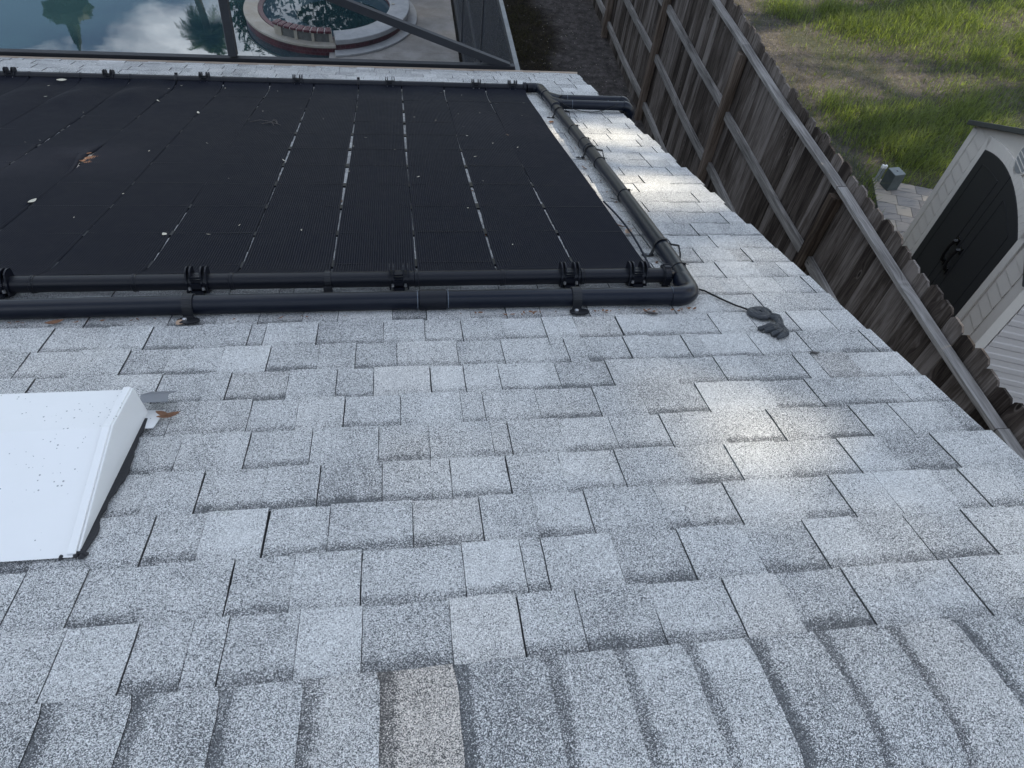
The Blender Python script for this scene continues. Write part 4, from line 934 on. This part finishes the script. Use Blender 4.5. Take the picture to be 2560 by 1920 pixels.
# pebbles and crumbs
n = 5000; x = rng.uniform(1.2, 13, n); y = rng.uniform(6, 15, n); r = rng.uniform(.003, .010, n)
ok = ~(((x > 5.0) & (x < 8.6) & (y < 7.75))); x, y, r = x[ok], y[ok], r[ok]; n = len(x)
oc = np.array([(1,0,0),(-1,0,0),(0,1,0),(0,-1,0),(0,0,1),(0,0,-.5)], float); V = (np.stack([x,y,np.full(n,GZ)],1)[:,None]+oc[None]*r[:,None,None]*rng.uniform(.6,1.4,(n,6,1))).reshape(-1,3)
F3 = np.array([(0,2,4),(2,1,4),(1,3,4),(3,0,4)]); F = (np.arange(n)[:,None,None]*6+F3[None]).reshape(-1,3)
tag(npmesh('pebbles', V, F, simple('pale_grit', (.28,.25,.22), .9, var=.5, sc=30)), 'pale grit and crumbs strewn on the soil', 'grit', None, 'stuff')

# ------------------------------------------------------------------ trees outside the picture: they shade the roof and stand in the pool's mirror
M_LEAF = leafy('tree_leaves', (.020,.042,.012), (.050,.085,.022), .35); M_BARK = simple('bark', (.075,.06,.048), .9, bump=.8, bs=20, var=.5, sc=6)
# sun flecks that reach the roof: (x, v, rx, rv, strength); on the lawn: (x, y, rx, ry, strength)
ROOF_LIT = [(.90,1.03,.12,.08,.7), (1.05,.81,.20,.12,1.0), (.86,1.16,.08,.05,.3), (1.40,3.35,.26,.24,1.), (1.46,3.02,.20,.30,1.), (1.22,3.18,.18,.14,.8), (1.45,2.62,.18,.20,.7), (1.42,4.28,.15,.14,1.), (1.22,3.95,.16,.18,.9), (1.45,2.3,.15,.15,.5), (1.32,2.75,.28,.35,.55), (1.36,3.65,.24,.30,.75), (1.32,4.1,.26,.22,.6), (1.30,2.2,.25,.3,.35), (1.15,3.5,.12,.5,.5), (1.2,1.9,.3,.3,.2), (.98,3.9,.18,.30,.6), (.95,3.25,.16,.30,.55),
            (.50,4.2,.40,.14,.30), (.80,3.45,.20,.22,.30), (1.36,.56,.10,.06,.3), (-1.6,3.32,.30,.12,.35), (1.4,2.1,.12,.2,.25), (.1,1.1,.3,.12,.08), (.5,.33,.4,.1,.10)]
LAWN_LIT = [(7.3,13.1,.45,.45,1.), (7.1,12.5,.35,.25,.6), (9.1,13.0,.7,.6,.9), (8.35,12.1,.30,.5,.9), (8.1,11.4,.2,.4,.5), (11.5,12.9,.45,.9,.85), (6.7,9.9,.16,.55,.9), (6.95,9.3,.2,.22,.7), (8.7,10.3,.45,.16,.45), (6.6,12.4,.3,.9,.45), (7.0,11.0,.9,.25,.35),
            (9.0,11.1,.5,.2,.35), (10.5,13.5,2.0,.45,.45), (6.3,11.2,.3,.6,.35), (7.2,8.0,.5,.16,.25), (7.35,6.95,.22,.16,.7), (12.5,12,1.2,2,.5), (9.8,13.0,3.0,1.0,.45), (8.2,12.6,1.6,1.0,.4), (9.5,11.4,2.4,.8,.22), (6.9,12.0,.7,1.6,.3), (7.4,9.6,1.2,.7,.15), (6.35,10.4,.22,.6,.5)]
sdn = np.array(SD); NR = np.array([0, SN, CS])
def lit_prob(P):
    # follow the sun's ray from a leaf down to roof and lawn; leaves that would shade a fleck are missing there
    t = (P @ NR)/(sdn @ NR); Q = P - sdn[None]*t[:, None]; xr_ = Q[:, 0]; vr = Q[:, 1]*CS - Q[:, 2]*SN; pr = np.zeros(len(P))
    on = (xr_ < 1.7) & (vr < 6.3) & (vr > -.2)
    for x, v, rx, rv, s_ in ROOF_LIT: pr = np.maximum(pr, np.where(on, min(1, s_*1.25)*np.exp(-(((xr_-x)/(rx+.10))**2+((vr-v)/(rv+.10))**2)**2*.7), 0))
    t = (P[:, 2]-GZ)/sdn[2]; Q = P - sdn[None]*t[:, None]
    for x, y, rx, ry, s_ in LAWN_LIT: pr = np.maximum(pr, np.where(~on & (Q[:,0] > 6) & (Q[:,1] > 8.5), .50, 0)); pr = np.maximum(pr, np.where(~on, min(1,s_*1.1)*np.exp(-(((Q[:,0]-x)/(rx+.15))**2+((Q[:,1]-y)/(ry+.15))**2)**2*.7), 0))
    return np.clip(1 + np.log(np.maximum(pr, 1e-3))/7.5, 0, 1)       # share of leaves missing for that share of sunlight to pass
def leaves(P, size, name, parent, mat):
    n = len(P); d = rng.normal(size=(n,3)); d /= np.linalg.norm(d,axis=1)[:,None]; u = np.cross(d, rng.normal(size=(n,3))); u /= np.linalg.norm(u,axis=1)[:,None]
    s_ = rng.uniform(.6, 1.3, n)[:,None]*size; V = np.stack([P-d*s_, P+u*s_*.38, P+d*s_, P-u*s_*.38], 1).reshape(-1,3); F = np.arange(n*4).reshape(-1,4)
    return npmesh(name, V, F, mat, parent, {'rnd': rng.random(n)})
def limbs(name, parent, base, top, crown_c, crown_r, n, r0, seed):
    random.seed(seed); mb = MB(); base, top = Vector(base), Vector(top); K = 7
    mb.tube([base.lerp(top, k/K)+Vector((math.sin(k*1.1+seed)*.12, math.cos(k*1.7)*.12, 0))*(k > 0) for k in range(K+1)], [r0*(1.25 if k == 0 else 1)*(1-.45*k/K) for k in range(K+1)], 12)
    for k in range(n):
        a = random.uniform(0, 2*PI); st = base.lerp(top, random.uniform(.55, 1)); q = Vector(crown_c)+Vector((math.cos(a)*crown_r[0]*.75, math.sin(a)*crown_r[1]*.75, random.uniform(-.5,.8)*crown_r[2]))
        m_ = st.lerp(q, .5)+Vector((0,0,-.4)); mb.tube([st, m_, q], [r0*.38, r0*.24, r0*.06], 8)
    return mb.build('trunk', M_BARK, parent, smooth=True)
def shade_tree(center, rad, nleaf, size, label, seed):
    cx, cy, cz = center; root = empty('tree', (cx, cy, GZ), label, 'tree', 'tall leafy trees beyond the lawn')
    limbs('trunk', root, (cx, cy, GZ), (cx, cy, cz), center, rad, 14, .34, seed)
    d = rng.normal(size=(nleaf,3)); d /= np.linalg.norm(d,axis=1)[:,None]; rr = rng.random(nleaf)**.45; P = np.array(center)+d*rr[:,None]*np.array(rad)
    wob = np.sin(P[:,0]*1.7+seed)*np.cos(P[:,1]*1.3)*np.sin(P[:,2]*1.9); P = P[(rr < .80+.2*wob) ]
    P = P[rng.random(len(P)) > lit_prob(P)]
    leaves(P, size, 'crown', root, M_LEAF)
DS = 25.0
off = SD*DS
k = 0
for (tx, ty, rx, ry, rz, nl) in ((-2.6, 1.2, 4.6, 4.8, 3.2, 15000), (1.4, 4.6, 3.6, 4.2, 3.0, 15000), (-3.2, 5.6, 4.2, 4.0, 3.0, 11000), (6.0, 8.6, 4.2, 4.2, 3.0, 12000), (11.5, 9.6, 4.6, 4.4, 3.0, 10000), (2.0, 10.8, 4.4, 4.0, 3.0, 11000), (6.5, 1.8, 4.2, 4.6, 3.0, 11000), (0.9, 0.2, 3.4, 3.6, 2.6, 11000), (9.5, 14.6, 5.2, 2.2, 2.6, 5000)):
    base = Vector((tx, ty, -3.0 if tx > 3 else -1.0)); c_ = base + off; k += 1
    shade_tree((c_.x, c_.y, c_.z), (rx, ry, rz), nl, .17, 'tall broadleaf shade tree number standing far to the right beyond the lawn', k)
names = ['behind the pool house side', 'nearest the shed side', 'at the left of the group', 'in the middle of the lawn group', 'farthest right of the group', 'towards the pool end', 'towards the ridge end', 'low and close to the ridge end', 'thin crown at the far end']
for o, nm in zip([o for o in C.objects if o.name.startswith('tree')], names): o['label'] = 'tall broadleaf shade tree %s' % nm
# big oak straight behind the pool, seen only mirrored
def plain_tree(center, rad, nleaf, size, label, seed, name='tree'):
    cx, cy, cz = center; root = empty(name, (cx, cy, GZ), label, 'tree'); limbs('trunk', root, (cx, cy, GZ), (cx, cy, cz), center, rad, 12, .3, seed)
    cl = rng.normal(size=(220,3)); cl /= np.linalg.norm(cl,axis=1)[:,None]; cl = np.array(center)+cl*np.array(rad)*.72*rng.random((220,1))**.4*1.15
    P = cl[rng.integers(0, len(cl), nleaf)] + rng.normal(size=(nleaf,3))*np.array(rad)*.13; leaves(P, size, 'crown', root, M_LEAF)
plain_tree((2.4, 40, 10.0), (8.6, 5, 7.5), 30000, .26, 'broad oak behind the pool mirrored beside the spa', 51, 'oak_tree')
plain_tree((-6.6, 36, 5.0), (1.5, 1.5, 3.6), 3500, .16, 'slim tree behind the pool mirrored left of the spa', 52)
def palm(base, h, cr, n, label, seed):
    random.seed(seed); root = empty('palm_tree', base, label, 'palm tree'); b = Vector(base); top = b+Vector((.3, 0, h))
    mb = MB(); K = 14; mb.tube([b.lerp(top, k/K)+Vector((.12*math.sin(k*.5), 0, 0)) for k in range(K+1)], [.26-.09*k/K+.012*(k % 2) for k in range(K+1)], 12); mb.build('trunk', M_BARK, root, smooth=True)
    V = []; F = []
    for k in range(n):
        a = random.uniform(0, 2*PI); el = random.uniform(-.6, 1.2); L_ = cr*random.uniform(.8, 1.1); pr = None
        for j in range(13):
            t = j/12; q = top+Vector((math.cos(a)*L_*t*math.cos(el*(1-t*.3)), math.sin(a)*L_*t*math.cos(el*(1-t*.3)), L_*t*math.sin(el)-L_*.35*t*t))
            if pr is not None:
                d = (q-pr).normalized(); s_ = d.cross(Vector((0,0,1))).normalized()
                for sg in (-1, 1):
                    ll = .42*math.sin(PI*min(.95, t+.05))+.1
                    for uu in (0, .5):
                        c0_ = pr.lerp(q, uu); tip = c0_+s_*sg*ll+d*.22+Vector((0,0,-.10)); i_ = len(V); V += [tuple(c0_), tuple(c0_+d*.06), tuple(tip), tuple(tip-d*.02)]; F.append((i_,i_+1,i_+2,i_+3))
            pr = q
    npmesh('crown', V, F, M_LEAF, root, {'rnd': rng.random(len(F))})
palm((-10.3, 40.2, GZ), 13.9, 1.35, 40, 'slender palm behind the pool mirrored left of the spa', 61)
palm((-14.0, 38.0, GZ), 9.9, 1.6, 20, 'short palm behind the pool mirrored near the left', 62)
# unseen tree-like form, outline shaped to give the tiered silhouette mirrored in the pool
root = empty('reflected_form', (-15.6, 37.8, GZ), 'clipped dark conifer with a wide tier below a narrow top, mirrored at the pool left', 'tree')
mb = MB(); prof_ = [(0,.25), (9.0,.28), (9.6,.30), (10.3,.42), (11.0,.40), (11.35,.45), (11.45,.98), (11.7,1.06), (11.95,.98), (12.1,.42), (12.4,.26), (12.9,.22), (13.3,.17), (13.6,.06), (14.1,.02)]
V = []; rows_ = len(prof_); ns = 20
for i_, (z_, r_) in enumerate(prof_):
    for j in range(ns): a = 2*PI*j/ns; rr = r_*(1+.12*math.sin(j*2.3+i_*1.7)); mb.vert((-15.6+rr*math.cos(a)-.10*max(0, z_-12), 37.8+rr*math.sin(a), GZ+z_))
for i_ in range(rows_-1):
    for j in range(ns): mb.face([i_*ns+j, i_*ns+(j+1) % ns, (i_+1)*ns+(j+1) % ns, (i_+1)*ns+j])
mb.build('trunk', M_LEAF, root, smooth=True)
P = []
for i_ in range(1400):
    z_ = random.uniform(9.6, 13.4); r_ = np.interp(z_, [a for a, b in prof_], [b for a, b in prof_]); a = random.uniform(0, 2*PI); P.append((-15.6+r_*math.cos(a)-.10*max(0, z_-12), 37.8+r_*math.sin(a), GZ+z_))
leaves(np.array(P), .07, 'foliage', root, M_LEAF)

S.render.engine = 'CYCLES'
S.cycles.max_bounces = 8; S.cycles.transparent_max_bounces = 12
